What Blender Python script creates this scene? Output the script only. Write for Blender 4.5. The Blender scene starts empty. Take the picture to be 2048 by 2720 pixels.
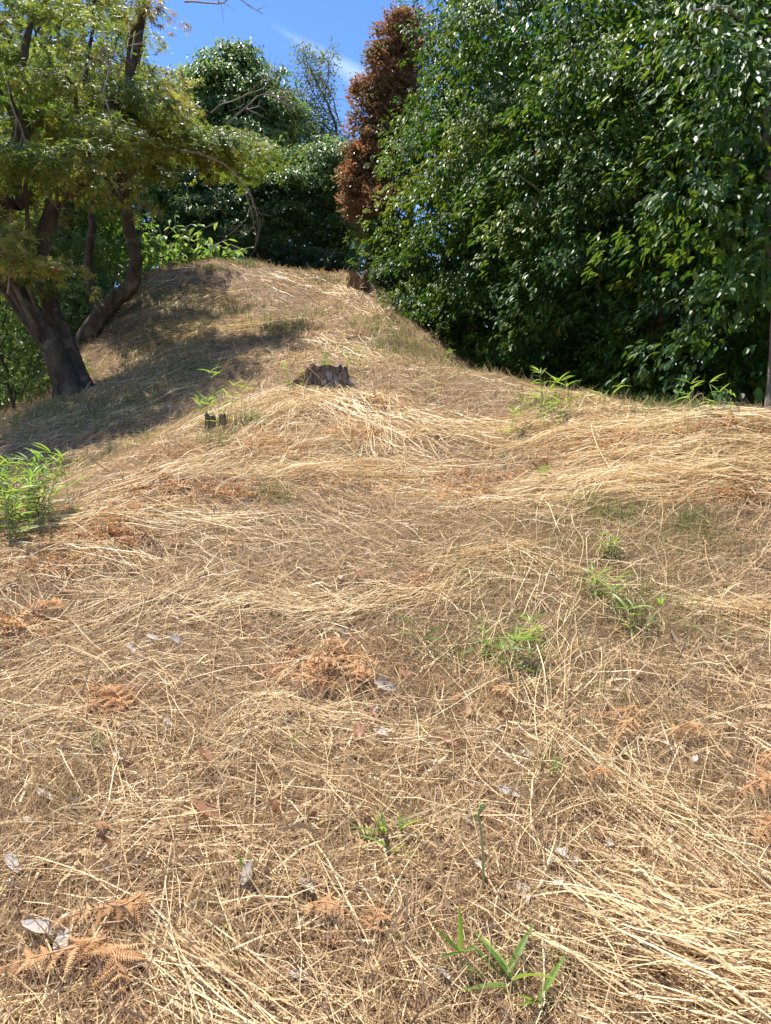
import bpy, math, random
import numpy as np
from mathutils import Matrix, Vector, Quaternion

R = math.radians
rng = np.random.default_rng(11)
random.seed(11)
scene = bpy.context.scene
COL = scene.collection

# ------------------------------------------------------------------ camera
CAM_Z = 1.5
PITCH = R(-5.0)
FPX = 1964.0                       # focal length in pixels of the 2048 x 2720 photograph
cam_d = bpy.data.cameras.new("camera")
cam = bpy.data.objects.new("camera", cam_d)
COL.objects.link(cam)
cam.location = (0, 0, CAM_Z)
cam.rotation_euler = (R(90) + PITCH, 0, 0)
cam_d.sensor_fit = 'VERTICAL'
cam_d.sensor_height = 24.0
cam_d.lens = 24.0 * FPX / 2720.0
cam_d.clip_start = 0.05
cam_d.clip_end = 3000
scene.camera = cam

# ------------------------------------------------------------------ sky and sun
SUN_AZ = R(-46.0)                  # to the left of straight ahead
SUN_EL = R(68.0)
to_sun = Vector((math.sin(SUN_AZ) * math.cos(SUN_EL), math.cos(SUN_AZ) * math.cos(SUN_EL), math.sin(SUN_EL)))
world = bpy.data.worlds.new("World")
scene.world = world
world.use_nodes = True
wn = world.node_tree
for n in list(wn.nodes):
    wn.nodes.remove(n)
wo = wn.nodes.new('ShaderNodeOutputWorld')
bg = wn.nodes.new('ShaderNodeBackground')
bg.inputs['Strength'].default_value = 0.12
sky = wn.nodes.new('ShaderNodeTexSky')
sky.sky_type = 'NISHITA'
sky.sun_disc = False
sky.sun_elevation = SUN_EL
sky.sun_rotation = SUN_AZ
sky.altitude = 300.0
sky.air_density = 1.0
sky.dust_density = 0.2
sky.ozone_density = 3.0
wn.links.new(bg.outputs[0], wo.inputs[0])

sun_d = bpy.data.lights.new("sun", 'SUN')
sun_d.energy = 5.0
sun_d.angle = R(0.53)
sun_d.color = (1.0, 0.95, 0.86)
sun = bpy.data.objects.new("sun", sun_d)
COL.objects.link(sun)
sun.rotation_euler = (-to_sun).to_track_quat('-Z', 'Y').to_euler()
sun.location = (-5, 8, 25)

scene.view_settings.view_transform = 'Standard'
scene.view_settings.look = 'None'
scene.view_settings.gamma = 1.0
scene.view_settings.use_curve_mapping = False
scene.view_settings.exposure = 1.0

def pix_dir(u, v):
    """direction of the ray through pixel (u, v) of the photograph"""
    cx = (u - 1024.0) / FPX
    cy = (1360.0 - v) / FPX
    c, s = math.cos(PITCH), math.sin(PITCH)
    return np.array([cx, c - cy * s, s + cy * c])

def at(u, v, D):
    """point on that ray at the horizontal distance D"""
    d = pix_dir(u, v)
    return np.array([0, 0, CAM_Z]) + d * (D / d[1])

# thin wind-drawn cloud streak low in the sky, part of the sky itself
def sky_cloud():
    tc = wn.nodes.new('ShaderNodeTexCoord')
    c = Vector(pix_dir(885, 165)).normalized()
    e = (Vector(pix_dir(985, 215)) - Vector(pix_dir(760, 75))).normalized()
    f = c.cross(e).normalized()
    def dot(vec):
        n = wn.nodes.new('ShaderNodeVectorMath'); n.operation = 'DOT_PRODUCT'
        n.inputs[1].default_value = vec
        wn.links.new(tc.outputs['Generated'], n.inputs[0])
        return n.outputs['Value']
    def math_(op, a, b=None, cl=False):
        n = wn.nodes.new('ShaderNodeMath'); n.operation = op; n.use_clamp = cl
        for i, x in enumerate((a, b)):
            if x is None: continue
            if isinstance(x, (int, float)): n.inputs[i].default_value = x
            else: wn.links.new(x, n.inputs[i])
        return n.outputs[0]
    along = math_('SUBTRACT', dot(e), c.dot(e))
    across = math_('SUBTRACT', dot(f), c.dot(f))
    comb = wn.nodes.new('ShaderNodeCombineXYZ')
    wn.links.new(math_('MULTIPLY', along, 12.0), comb.inputs[0])
    wn.links.new(math_('MULTIPLY', across, 60.0), comb.inputs[1])
    nz = wn.nodes.new('ShaderNodeTexNoise')
    nz.inputs['Scale'].default_value = 1.0; nz.inputs['Detail'].default_value = 5.0
    wn.links.new(comb.outputs[0], nz.inputs['Vector'])
    # the streak widens towards the right: width grows with 'along'
    wid = math_('ADD', 0.012, math_('MULTIPLY', along, 0.11))
    wid = math_('MAXIMUM', wid, 0.004)
    t = math_('DIVIDE', across, wid)
    g = math_('SUBTRACT', 1.0, math_('ABSOLUTE', t), True)
    la = math_('SUBTRACT', 1.0, math_('MULTIPLY', math_('ABSOLUTE', math_('SUBTRACT', along, 0.03)), 9.0), True)
    m = math_('MULTIPLY', math_('MULTIPLY', g, la), math_('MULTIPLY', nz.outputs['Fac'], 0.5))
    mix = wn.nodes.new('ShaderNodeMix'); mix.data_type = 'RGBA'
    wn.links.new(m, mix.inputs[0])
    hs = wn.nodes.new('ShaderNodeHueSaturation'); hs.inputs['Saturation'].default_value = 1.22; hs.inputs['Hue'].default_value = 0.51
    wn.links.new(sky.outputs[0], hs.inputs['Color'])
    wn.links.new(hs.outputs[0], mix.inputs[6])
    mix.inputs[7].default_value = (8.0, 8.6, 9.6, 1)
    wn.links.new(mix.outputs[2], bg.inputs['Color'])
sky_cloud()

# ------------------------------------------------------------------ helpers: materials
def new_mat(name):
    m = bpy.data.materials.new(name)
    m.use_nodes = True
    nt = m.node_tree
    p = nt.nodes['Principled BSDF']
    return m, nt, p

def ramp(nt, stops, src=None, interp='LINEAR'):
    r = nt.nodes.new('ShaderNodeValToRGB')
    r.color_ramp.interpolation = interp
    el = r.color_ramp.elements
    while len(el) < len(stops):
        el.new(0.5)
    for e, (p, c) in zip(el, stops):
        e.position = p
        e.color = (c[0], c[1], c[2], 1)
    if src is not None:
        nt.links.new(src, r.inputs[0])
    return r.outputs[0]

def attr(nt, name='rnd'):
    a = nt.nodes.new('ShaderNodeAttribute'); a.attribute_name = name
    return a.outputs['Fac']

def noise(nt, scale, detail=4.0, coord='Object', rough=0.6, stretch=None):
    tc = nt.nodes.new('ShaderNodeTexCoord')
    n = nt.nodes.new('ShaderNodeTexNoise')
    n.inputs['Scale'].default_value = scale
    n.inputs['Detail'].default_value = detail
    n.inputs['Roughness'].default_value = rough
    src = tc.outputs[coord]
    if stretch:
        mp = nt.nodes.new('ShaderNodeMapping'); mp.inputs['Scale'].default_value = stretch
        nt.links.new(src, mp.inputs[0]); src = mp.outputs[0]
    nt.links.new(src, n.inputs['Vector'])
    return n.outputs['Fac']

def bump(nt, p, h, strength=0.5, dist=0.02):
    b = nt.nodes.new('ShaderNodeBump')
    b.inputs['Strength'].default_value = strength
    b.inputs['Distance'].default_value = dist
    nt.links.new(h, b.inputs['Height'])
    nt.links.new(b.outputs[0], p.inputs['Normal'])

def leaf_mat(name, stops, trans_stops, tf=0.35, rough=0.4, spec=0.5):
    m, nt, p = new_mat(name)
    a = attr(nt)
    nt.links.new(ramp(nt, stops, a), p.inputs['Base Color'])
    p.inputs['Roughness'].default_value = rough
    p.inputs['Specular IOR Level'].default_value = spec
    t = nt.nodes.new('ShaderNodeBsdfTranslucent')
    nt.links.new(ramp(nt, trans_stops, a), t.inputs['Color'])
    mx = nt.nodes.new('ShaderNodeMixShader'); mx.inputs[0].default_value = tf
    nt.links.new(p.outputs[0], mx.inputs[1]); nt.links.new(t.outputs[0], mx.inputs[2])
    out = nt.nodes['Material Output']
    nt.links.new(mx.outputs[0], out.inputs['Surface'])
    return m

M = {}
M['camellia'] = leaf_mat('camellia_leaf',
    [(0, (0.016, 0.048, 0.010)), (0.45, (0.033, 0.092, 0.014)), (0.8, (0.070, 0.148, 0.020)), (0.97, (0.13, 0.19, 0.028)), (1, (0.30, 0.22, 0.05))],
    [(0, (0.06, 0.20, 0.015)), (1, (0.38, 0.50, 0.04))], 0.25, 0.45, 0.33)
M['maple'] = leaf_mat('maple_leaf',
    [(0, (0.070, 0.110, 0.026)), (0.5, (0.150, 0.180, 0.036)), (0.85, (0.290, 0.270, 0.060)), (0.99, (0.36, 0.28, 0.08)), (1, (0.34, 0.14, 0.07))],
    [(0, (0.20, 0.33, 0.04)), (0.8, (0.52, 0.54, 0.07)), (0.99, (0.66, 0.56, 0.08)), (1, (0.55, 0.28, 0.07))], 0.36, 0.45, 0.35)
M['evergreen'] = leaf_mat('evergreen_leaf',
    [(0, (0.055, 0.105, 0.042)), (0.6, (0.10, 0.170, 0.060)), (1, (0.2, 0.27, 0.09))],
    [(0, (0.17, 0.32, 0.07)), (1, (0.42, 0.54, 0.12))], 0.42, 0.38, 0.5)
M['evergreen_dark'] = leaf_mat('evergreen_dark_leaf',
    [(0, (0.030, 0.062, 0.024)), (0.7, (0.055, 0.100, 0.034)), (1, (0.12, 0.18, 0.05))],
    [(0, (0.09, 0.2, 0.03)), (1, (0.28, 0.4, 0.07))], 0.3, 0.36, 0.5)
M['sparse'] = leaf_mat('sparse_leaf',
    [(0, (0.08, 0.115, 0.045)), (1, (0.17, 0.20, 0.07))],
    [(0, (0.18, 0.26, 0.06)), (1, (0.36, 0.40, 0.12))], 0.35, 0.5, 0.4)
M['red'] = leaf_mat('russet_leaf',
    [(0, (0.09, 0.11, 0.040)), (0.4, (0.19, 0.135, 0.06)), (0.75, (0.31, 0.155, 0.075)), (1, (0.42, 0.22, 0.12))],
    [(0, (0.24, 0.26, 0.06)), (0.4, (0.44, 0.2, 0.08)), (1, (0.62, 0.24, 0.11))], 0.3, 0.42, 0.45)
M['lush'] = leaf_mat('lush_leaf',
    [(0, (0.08, 0.18, 0.035)), (0.7, (0.13, 0.26, 0.05)), (1, (0.24, 0.32, 0.09))],
    [(0, (0.2, 0.42, 0.05)), (1, (0.46, 0.58, 0.10))], 0.4, 0.45, 0.4)
M['undergrowth'] = leaf_mat('undergrowth_leaf',
    [(0, (0.05, 0.105, 0.028)), (0.7, (0.10, 0.17, 0.04)), (1, (0.2, 0.26, 0.07))],
    [(0, (0.14, 0.28, 0.04)), (1, (0.38, 0.48, 0.09))], 0.35, 0.5, 0.35)
M['bamboo'] = leaf_mat('bamboo_grass_leaf',
    [(0, (0.085, 0.18, 0.035)), (0.7, (0.15, 0.26, 0.05)), (0.92, (0.24, 0.32, 0.07)), (1, (0.34, 0.31, 0.08))],
    [(0, (0.26, 0.48, 0.05)), (1, (0.52, 0.6, 0.08))], 0.42, 0.42, 0.4)
M['grass'] = leaf_mat('green_grass_blade',
    [(0, (0.075, 0.115, 0.035)), (0.6, (0.145, 0.18, 0.055)), (1, (0.32, 0.29, 0.12))],
    [(0, (0.2, 0.3, 0.06)), (1, (0.45, 0.42, 0.14))], 0.35, 0.55, 0.3)
M['straw'] = leaf_mat('dry_straw',
    [(0, (0.34, 0.20, 0.10)), (0.35, (0.55, 0.365, 0.185)), (0.8, (0.73, 0.56, 0.30)), (1, (0.80, 0.68, 0.42))],
    [(0, (0.40, 0.23, 0.1)), (1, (0.8, 0.62, 0.34))], 0.22, 0.45, 0.3)
M['litter'] = leaf_mat('straw_litter',
    [(0, (0.21, 0.135, 0.075)), (0.3, (0.38, 0.25, 0.135)), (0.75, (0.56, 0.39, 0.215)), (0.95, (0.68, 0.51, 0.30)), (1, (0.66, 0.60, 0.52))],
    [(0, (0.3, 0.18, 0.09)), (1, (0.6, 0.44, 0.25))], 0.2, 0.6, 0.2)
M['stubble'] = leaf_mat('dry_stubble',
    [(0, (0.26, 0.17, 0.085)), (0.6, (0.44, 0.31, 0.155)), (0.9, (0.52, 0.40, 0.2)), (1, (0.28, 0.27, 0.10))],
    [(0, (0.3, 0.2, 0.08)), (1, (0.6, 0.45, 0.2))], 0.25, 0.55, 0.3)
M['fern'] = leaf_mat('dead_bracken',
    [(0, (0.25, 0.12, 0.06)), (0.5, (0.46, 0.24, 0.105)), (1, (0.60, 0.37, 0.18))],
    [(0, (0.45, 0.2, 0.07)), (1, (0.7, 0.38, 0.15))], 0.25, 0.6, 0.2)
M['deadleaf'] = leaf_mat('dead_leaf_brown',
    [(0, (0.22, 0.095, 0.05)), (0.5, (0.36, 0.18, 0.095)), (1, (0.54, 0.35, 0.19))],
    [(0, (0.35, 0.14, 0.06)), (1, (0.6, 0.34, 0.16))], 0.2, 0.5, 0.3)
M['greyleaf'] = leaf_mat('dead_leaf_grey',
    [(0, (0.34, 0.29, 0.235)), (1, (0.62, 0.57, 0.50))],
    [(0, (0.32, 0.26, 0.2)), (1, (0.5, 0.45, 0.38))], 0.15, 0.7, 0.2)

def bark_mat(name, c0, c1, scale=9.0, lichen=None):
    m, nt, p = new_mat(name)
    f = noise(nt, scale, 8.0, 'Object', 0.7, (1, 1, 0.28))
    col = ramp(nt, [(0.3, c0), (0.7, c1)], f)
    if lichen:
        g = noise(nt, 3.2, 5.0)
        mk = ramp(nt, [(0.55, (0, 0, 0)), (0.66, (1, 1, 1))], g)
        mx = nt.nodes.new('ShaderNodeMix'); mx.data_type = 'RGBA'
        nt.links.new(mk, mx.inputs[0]); nt.links.new(col, mx.inputs[6]); mx.inputs[7].default_value = (*lichen, 1)
        col = mx.outputs[2]
    nt.links.new(col, p.inputs['Base Color'])
    p.inputs['Roughness'].default_value = 0.9
    p.inputs['Specular IOR Level'].default_value = 0.2
    bump(nt, p, f, 1.0, 0.03)
    return m

M['bark_maple'] = bark_mat('maple_bark', (0.022, 0.017, 0.013), (0.125, 0.095, 0.068), 11.0, (0.15, 0.14, 0.10))
M['bark_pale'] = bark_mat('camellia_bark', (0.16, 0.13, 0.095), (0.30, 0.255, 0.195), 5.0)
M['bark_dark'] = bark_mat('tree_bark', (0.05, 0.04, 0.03), (0.13, 0.10, 0.075), 8.0)
M['twig'] = bark_mat('dead_twig_bark', (0.24, 0.19, 0.15), (0.42, 0.36, 0.30), 12.0)
M['stump_bark'] = bark_mat('stump_bark', (0.05, 0.036, 0.026), (0.30, 0.21, 0.14), 22.0, (0.36, 0.32, 0.27))
M['stump_cut'] = bark_mat('stump_cut_wood', (0.15, 0.115, 0.085), (0.36, 0.30, 0.24), 16.0)
M['stump_wood'] = bark_mat('stump_rotten_wood', (0.09, 0.05, 0.025), (0.34, 0.20, 0.10), 20.0)
m, nt, p = new_mat('green_stalk'); M['stalk'] = m
nt.links.new(ramp(nt, [(0.3, (0.24, 0.27, 0.10)), (0.7, (0.36, 0.36, 0.17))], noise(nt, 30)), p.inputs['Base Color'])
p.inputs['Roughness'].default_value = 0.5

m, nt, p = new_mat('fiddlehead_crozier'); M['crozier'] = m
nt.links.new(ramp(nt, [(0.3, (0.36, 0.40, 0.10)), (0.7, (0.52, 0.54, 0.20))], noise(nt, 60)), p.inputs['Base Color'])
p.inputs['Roughness'].default_value = 0.6

# soil with a felt of broken dry grass
m, nt, p = new_mat('soil_and_thatch'); M['ground'] = m
f1 = noise(nt, 0.9, 6.0, 'Object', 0.65)
f2 = noise(nt, 46.0, 8.0, 'Object', 0.85, (0.6, 1.4, 1))
c1 = ramp(nt, [(0.30, (0.14, 0.095, 0.068)), (0.45, (0.30, 0.205, 0.14)), (0.58, (0.46, 0.325, 0.215)), (0.75, (0.58, 0.43, 0.29))], f2)
c2 = ramp(nt, [(0.3, (0.62, 0.58, 0.55)), (0.7, (1.0, 1.0, 1.0))], f1)
mx = nt.nodes.new('ShaderNodeMix'); mx.data_type = 'RGBA'; mx.blend_type = 'MULTIPLY'; mx.inputs[0].default_value = 1.0
nt.links.new(c1, mx.inputs[6]); nt.links.new(c2, mx.inputs[7])
nt.links.new(mx.outputs[2], p.inputs['Base Color'])
p.inputs['Roughness'].default_value = 0.95
p.inputs['Specular IOR Level'].default_value = 0.1
bump(nt, p, f2, 1.0, 0.03)

# ------------------------------------------------------------------ helpers: meshes and objects
def tri_mesh(name, V, F, mat, rnd=None, smooth=False):
    V = np.ascontiguousarray(V, np.float32); F = np.ascontiguousarray(F, np.int32)
    k = F.shape[1]
    me = bpy.data.meshes.new(name)
    me.vertices.add(len(V)); me.vertices.foreach_set('co', V.ravel())
    me.loops.add(F.size); me.loops.foreach_set('vertex_index', F.ravel())
    me.polygons.add(len(F)); me.polygons.foreach_set('loop_start', np.arange(0, F.size, k, dtype=np.int32))
    me.polygons.foreach_set('use_smooth', np.full(len(F), smooth, dtype=bool))
    if rnd is not None:
        a = me.attributes.new('rnd', 'FLOAT', 'POINT')
        a.data.foreach_set('value', np.ascontiguousarray(rnd, np.float32))
    me.update(calc_edges=True)
    me.materials.append(mat)
    return me

def link(name, data, parent=None, loc=None):
    o = bpy.data.objects.new(name, data)
    COL.objects.link(o)
    if parent is not None: o.parent = parent
    if loc is not None: o.location = loc
    return o

def tag(o, label=None, cat=None, group=None, kind=None):
    if label: o['label'] = label
    if cat: o['category'] = cat
    if group: o['group'] = group
    if kind: o['kind'] = kind
    return o

def thing(name, loc, label, cat, group=None):
    o = link(name, None, None, loc)
    o.empty_display_size = 0.1
    return tag(o, label, cat, group)

def nrm(a):
    return a / np.maximum(np.linalg.norm(a, axis=-1, keepdims=True), 1e-9)

class Bag:
    """collects tubes and triangles, builds one mesh"""
    def __init__(s): s.v = []; s.f = []; s.r = []; s.n = 0
    def add(s, V, F, r=0.5):
        V = np.asarray(V, float); s.v.append(V); s.f.append(np.asarray(F, int) + s.n)
        s.r.append(np.full(len(V), r) if np.isscalar(r) else np.asarray(r)); s.n += len(V)
    def tube(s, pts, rad, seg=8, rough=0.0, r=0.5, cap=True):
        pts = np.asarray(pts, float); n = len(pts)
        rad = np.broadcast_to(np.asarray(rad, float), (n,))
        T = nrm(np.gradient(pts, axis=0))
        ref = np.array([0.0, 0, 1]) if abs(T[0][2]) < 0.9 else np.array([1.0, 0, 0])
        V = []
        A = nrm(np.cross(T[0], ref))
        ang = np.linspace(0, 2 * np.pi, seg, endpoint=False)
        lob = 1 + rough * rng.normal(size=seg)
        for i in range(n):
            A = nrm(A - T[i] * np.dot(A, T[i])); B = np.cross(T[i], A)
            rr = rad[i] * (lob + rough * 0.6 * rng.normal(size=seg))
            V.append(pts[i] + (np.cos(ang) * rr)[:, None] * A + (np.sin(ang) * rr)[:, None] * B)
        V = np.concatenate(V)
        i = np.arange(n - 1)[:, None] * seg; j = np.arange(seg)[None]; k = (j + 1) % seg
        a, b, c, d = (i + j).ravel(), (i + k).ravel(), (i + seg + k).ravel(), (i + seg + j).ravel()
        F = np.concatenate([np.stack([a, b, c], 1), np.stack([a, c, d], 1)])
        if cap:
            V = np.concatenate([V, pts[-1:] + T[-1] * rad[-1] * 0.3])
            e = (n - 1) * seg
            F = np.concatenate([F, np.stack([e + np.arange(seg), e + (np.arange(seg) + 1) % seg, np.full(seg, n * seg)], 1)])
        s.add(V, F, r)
        return s
    def mesh(s, name, mat, origin=None, smooth=True):
        V = np.concatenate(s.v)
        if origin is not None: V = V - np.asarray(origin)
        return tri_mesh(name, V, np.concatenate(s.f), mat, np.concatenate(s.r), smooth)

def smooth_path(P, n, wob=0.0):
    """Catmull-Rom through P (rows may carry a radius in the 4th column)"""
    P = np.asarray(P, float)
    Q = np.vstack([2 * P[0] - P[1], P, 2 * P[-1] - P[-2]])
    out = []
    m = len(P) - 1
    for t in np.linspace(0, m, n):
        i = min(int(t), m - 1); f = t - i
        a, b, c, d = Q[i], Q[i + 1], Q[i + 2], Q[i + 3]
        out.append(0.5 * (2 * b + (c - a) * f + (2 * a - 5 * b + 4 * c - d) * f * f + (3 * b - a - 3 * c + d) * f ** 3))
    out = np.array(out)
    if wob: out[1:-1, :3] += rng.normal(size=(n - 2, 3)) * wob
    return out

# value noise
_lat = rng.random((256, 256))
def vnoise(x, y):
    xi = np.floor(x).astype(int); yi = np.floor(y).astype(int)
    fx = x - xi; fy = y - yi
    fx = fx * fx * (3 - 2 * fx); fy = fy * fy * (3 - 2 * fy)
    g = lambda a, b: _lat[a & 255, b & 255]
    return (g(xi, yi) * (1 - fx) + g(xi + 1, yi) * fx) * (1 - fy) + (g(xi, yi + 1) * (1 - fx) + g(xi + 1, yi + 1) * fx) * fy
def fbm(x, y, o=3):
    s = 0; a = 1.0; t = 0
    for i in range(o):
        s = s + a * (vnoise(x * 2 ** i + 17 * i, y * 2 ** i + 5 * i) - 0.5); t += a; a *= 0.5
    return s / t

# ------------------------------------------------------------------ ground
CP = [  # (u, v, horizontal distance)
    # centre of the spur up to the hill top
    (1024, 2720, 1.5), (1024, 2300, 1.9), (1024, 1900, 2.6), (1024, 1600, 3.5), (1000, 1400, 4.4), (960, 1250, 5.5),
    (930, 1150, 6.4), (860, 1040, 8.0), (900, 965, 10.0), (880, 868, 13.0), (860, 795, 16.0), (820, 735, 19.5),
    # right of the spur
    (1500, 2720, 1.5), (2048, 2720, 1.5), (2048, 2300, 1.9), (2048, 1900, 2.6), (2000, 1600, 3.4), (1600, 1600, 3.5), (1990, 1400, 4.1),
    (1600, 1400, 4.3), (1990, 1250, 4.7), (1600, 1250, 5.2), (1300, 1250, 5.5), (1300, 1130, 6.5), (2048, 1100, 5.6),
    (1750, 1100, 6.5), (1500, 1055, 7.2), (1350, 1020, 8.0), (1200, 985, 9.3), (1100, 910, 11.5), (1060, 850, 13.2),
    (1010, 780, 16.5), (960, 738, 18.8),
    # left of the spur
    (500, 2720, 1.5), (0, 2720, 1.5), (0, 2300, 1.9), (0, 1900, 2.6), (500, 1900, 2.6), (0, 1600, 3.4), (400, 1600, 3.5), (500, 1400, 4.3),
    (100, 1400, 4.3), (260, 1290, 5.0), (430, 1190, 5.9), (560, 1110, 6.9), (680, 1040, 7.9),
    (260, 1262, 6.6), (120, 1330, 5.9), (430, 1140, 7.7), (300, 1120, 8.2), (100, 1180, 7.6), (560, 1010, 9.4), (185, 1055, 9.5), (20, 1120, 9.6),
    (420, 960, 11.3), (600, 900, 12.2), (235, 905, 12.8), (400, 830, 14.4), (600, 790, 15.6), (310, 775, 16.2),
    (420, 740, 18.2), (560, 725, 19.3),
]
pts = np.array([at(*c) for c in CP])
extra = np.array([[0, 0, -0.05], [-2, 0, -0.1], [2, 0, -0.1], [-3, 2.0, 0.3], [3, 2.0, 0.35],
    [4.2, 7.6, 0.9], [3.2, 9.3, 0.9], [2.6, 11, 1.4], [2.1, 13.2, 2.2], [1.7, 16.0, 3.4], [6, 8, 0.3], [6, 12, 0.4], [5, 17, 1.8],
    [4.6, 5, 0.95], [7, 5, 0.5], [-7.0, 9.5, 1.0], [-6.0, 12.0, 2.0], [-7.5, 16, 2.6], [-6.4, 7.0, 0.7], [-5.5, 4.5, 0.7], [-8.5, 12, 0.6],
    [0, 22, 5.95], [-4, 22, 5.4], [3, 21, 4.6], [0, 28, 4.8], [-6, 28, 4.0], [5, 28, 3.4], [-9, 22, 2.6]])
pts = np.vstack([pts, extra])
def tps_fit(P, lam=0.02):
    n = len(P); d = np.linalg.norm(P[:, None, :2] - P[None, :, :2], axis=2)
    K = np.where(d > 0, d * d * np.log(d + 1e-12), 0) + lam * np.eye(n)
    Q = np.hstack([np.ones((n, 1)), P[:, :2]])
    A = np.block([[K, Q], [Q.T, np.zeros((3, 3))]])
    return np.linalg.solve(A, np.concatenate([P[:, 2], np.zeros(3)]))
W = tps_fit(pts)
def tps(x, y):
    out = np.zeros(x.shape)
    sh = x.shape; x = x.ravel(); y = y.ravel(); out = np.zeros(x.size)
    for i in range(0, x.size, 20000):
        X = x[i:i + 20000]; Y = y[i:i + 20000]
        d2 = (X[:, None] - pts[None, :, 0]) ** 2 + (Y[:, None] - pts[None, :, 1]) ** 2
        out[i:i + 20000] = (0.5 * d2 * np.log(d2 + 1e-12)) @ W[:len(pts)] + W[-3] + W[-2] * X + W[-1] * Y
    return out.reshape(sh)
far = np.array([9.5, 11, 13, 16, 20, 27, 38, 60, 100, 180, 350, 700])
XS = np.concatenate([-far[::-1], np.arange(-8.4, 8.41, 0.075), far])
YS = np.concatenate([[-700, -300, -120, -50, -20, -8, -4, -2, -1], np.arange(-0.5, 6, 0.055), np.arange(6, 12, 0.09), np.arange(12, 23, 0.14),
                     [23.5, 24.2, 25, 26, 27, 28, 30, 33, 38, 50, 80, 150, 300, 700]])
GX, GY = np.meshgrid(XS, YS, indexing='ij')
cx = np.clip(GX, -8.4, 8.4); cy = np.clip(GY, -0.5, 28)
GZ = tps(cx, cy)
dout = np.hypot(GX - cx, GY - cy)
GZ = np.maximum(GZ, -1.5) - 0.30 * np.minimum(dout, 20) - 0.01 * np.maximum(dout - 20, 0)
roughmask = 1.0 + 1.3 * np.clip((GY - 6) / 6, 0, 1)
GZ += np.where(dout > 0, 0, 1) * roughmask * (0.10 * fbm(GX * 1.3, GY * 1.3, 3) + 0.045 * fbm(GX * 5 + 9, GY * 5, 2))
def H(x, y):
    x = np.asarray(x, float); y = np.asarray(y, float)
    i = np.clip(np.searchsorted(XS, x) - 1, 0, len(XS) - 2); j = np.clip(np.searchsorted(YS, y) - 1, 0, len(YS) - 2)
    fx = (x - XS[i]) / (XS[i + 1] - XS[i]); fy = (y - YS[j]) / (YS[j + 1] - YS[j])
    return (GZ[i, j] * (1 - fx) + GZ[i + 1, j] * fx) * (1 - fy) + (GZ[i, j + 1] * (1 - fx) + GZ[i + 1, j + 1] * fx) * fy
def G(u, v):
    """where the ray through pixel (u, v) meets the ground"""
    d = pix_dir(u, v); d = d / d[1]
    t = np.arange(0.8, 30, 0.01)
    z = CAM_Z + d[2] * t - H(d[0] * t, t)
    k = np.argmax(z < 0) if (z < 0).any() else len(t) - 1
    return np.array([d[0] * t[k], t[k], float(H(d[0] * t[k], t[k]))])
def visible_mask(x, y):
    """rough: inside a cone around the view, generously wider than the frame"""
    return np.abs(x) < 0.62 * y + 0.8
nx, ny = GX.shape
ii = (np.arange(nx - 1)[:, None] * ny + np.arange(ny - 1)[None]).ravel()
gf = np.stack([ii, ii + ny, ii + ny + 1, ii + 1], 1)
gme = tri_mesh('ground', np.stack([GX.ravel(), GY.ravel(), GZ.ravel()], 1), gf, M['ground'], smooth=True)
ground = tag(link('ground', gme), kind='structure')

# ------------------------------------------------------------------ leaves
def template(outline, fold=0.25, curl=0.12):
    """leaf from half outline [(y, halfwidth), ...]: left and right strips folded about the midrib"""
    ys = [0.0] + [o[0] for o in outline] + [1.0]; hw = [0.0] + [o[1] for o in outline] + [0.0]
    V = [(0, 0, 0), (0, 1, -curl)]
    F = []
    for s in (-1, 1):
        b = len(V)
        for (y, w) in outline:
            V.append((s * w, y, fold * w - curl * y * y))
        idx = [0] + list(range(b, b + len(outline))) + [1]
        for k in range(1, len(idx) - 1):
            t = (idx[0], idx[k], idx[k + 1])
            F.append(t if s > 0 else (t[0], t[2], t[1]))
    return np.array(V, float), np.array(F)
T_BROAD = template([(0.22, 0.19), (0.6, 0.22)], 0.35, 0.16)
T_KITE = template([(0.45, 0.22)], 0.3, 0.12)
T_LANCE = template([(0.2, 0.10), (0.5, 0.115), (0.8, 0.055)], 0.25, 0.25)
def star():
    V = [(0, 0, 0)]; F = []
    for a, l in ((-75, .62), (-38, .9), (0, 1.0), (38, .9), (75, .62)):
        a = R(a); d = np.array([math.sin(a), math.cos(a)]); q = np.array([d[1], -d[0]])
        b = len(V)
        V += [tuple(d * .42 * l - q * .13) + (0.02,), tuple(d * l) + (-0.15,), tuple(d * .42 * l + q * .13) + (0.02,)]
        F += [(0, b, b + 1), (0, b + 1, b + 2)]
    return np.array(V, float), np.array(F)
def star3():
    V = [(0, 0, 0)]; F = []
    for a, l in ((-62, .72), (-22, 1.), (22, 1.), (62, .72)):
        a = R(a); d = np.array([math.sin(a), math.cos(a)]); q = np.array([d[1], -d[0]])
        b = len(V)
        V += [tuple(d * .35 * l - q * .17) + (0.02,), tuple(d * l) + (-0.15,)]
        F += [(0, b, b + 1)]
    return np.array(V, float), np.array(F)
T_STAR = star3()

def frames(D, N):
    D = nrm(D); N = nrm(N - D * np.sum(N * D, axis=1, keepdims=True)); X = np.cross(D, N)
    return X, D, N
def leaf_arrays(P, D, N, S, T):
    X, D, N = frames(D, N)
    tv, tf = T
    k = len(tv); n = len(P)
    V = P[:, None, :] + S[:, None, None] * (tv[None, :, 0, None] * X[:, None] + tv[None, :, 1, None] * D[:, None] + tv[None, :, 2, None] * N[:, None])
    F = tf[None] + (np.arange(n) * k)[:, None, None]
    return V.reshape(-1, 3), F.reshape(-1, 3), k

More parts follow.
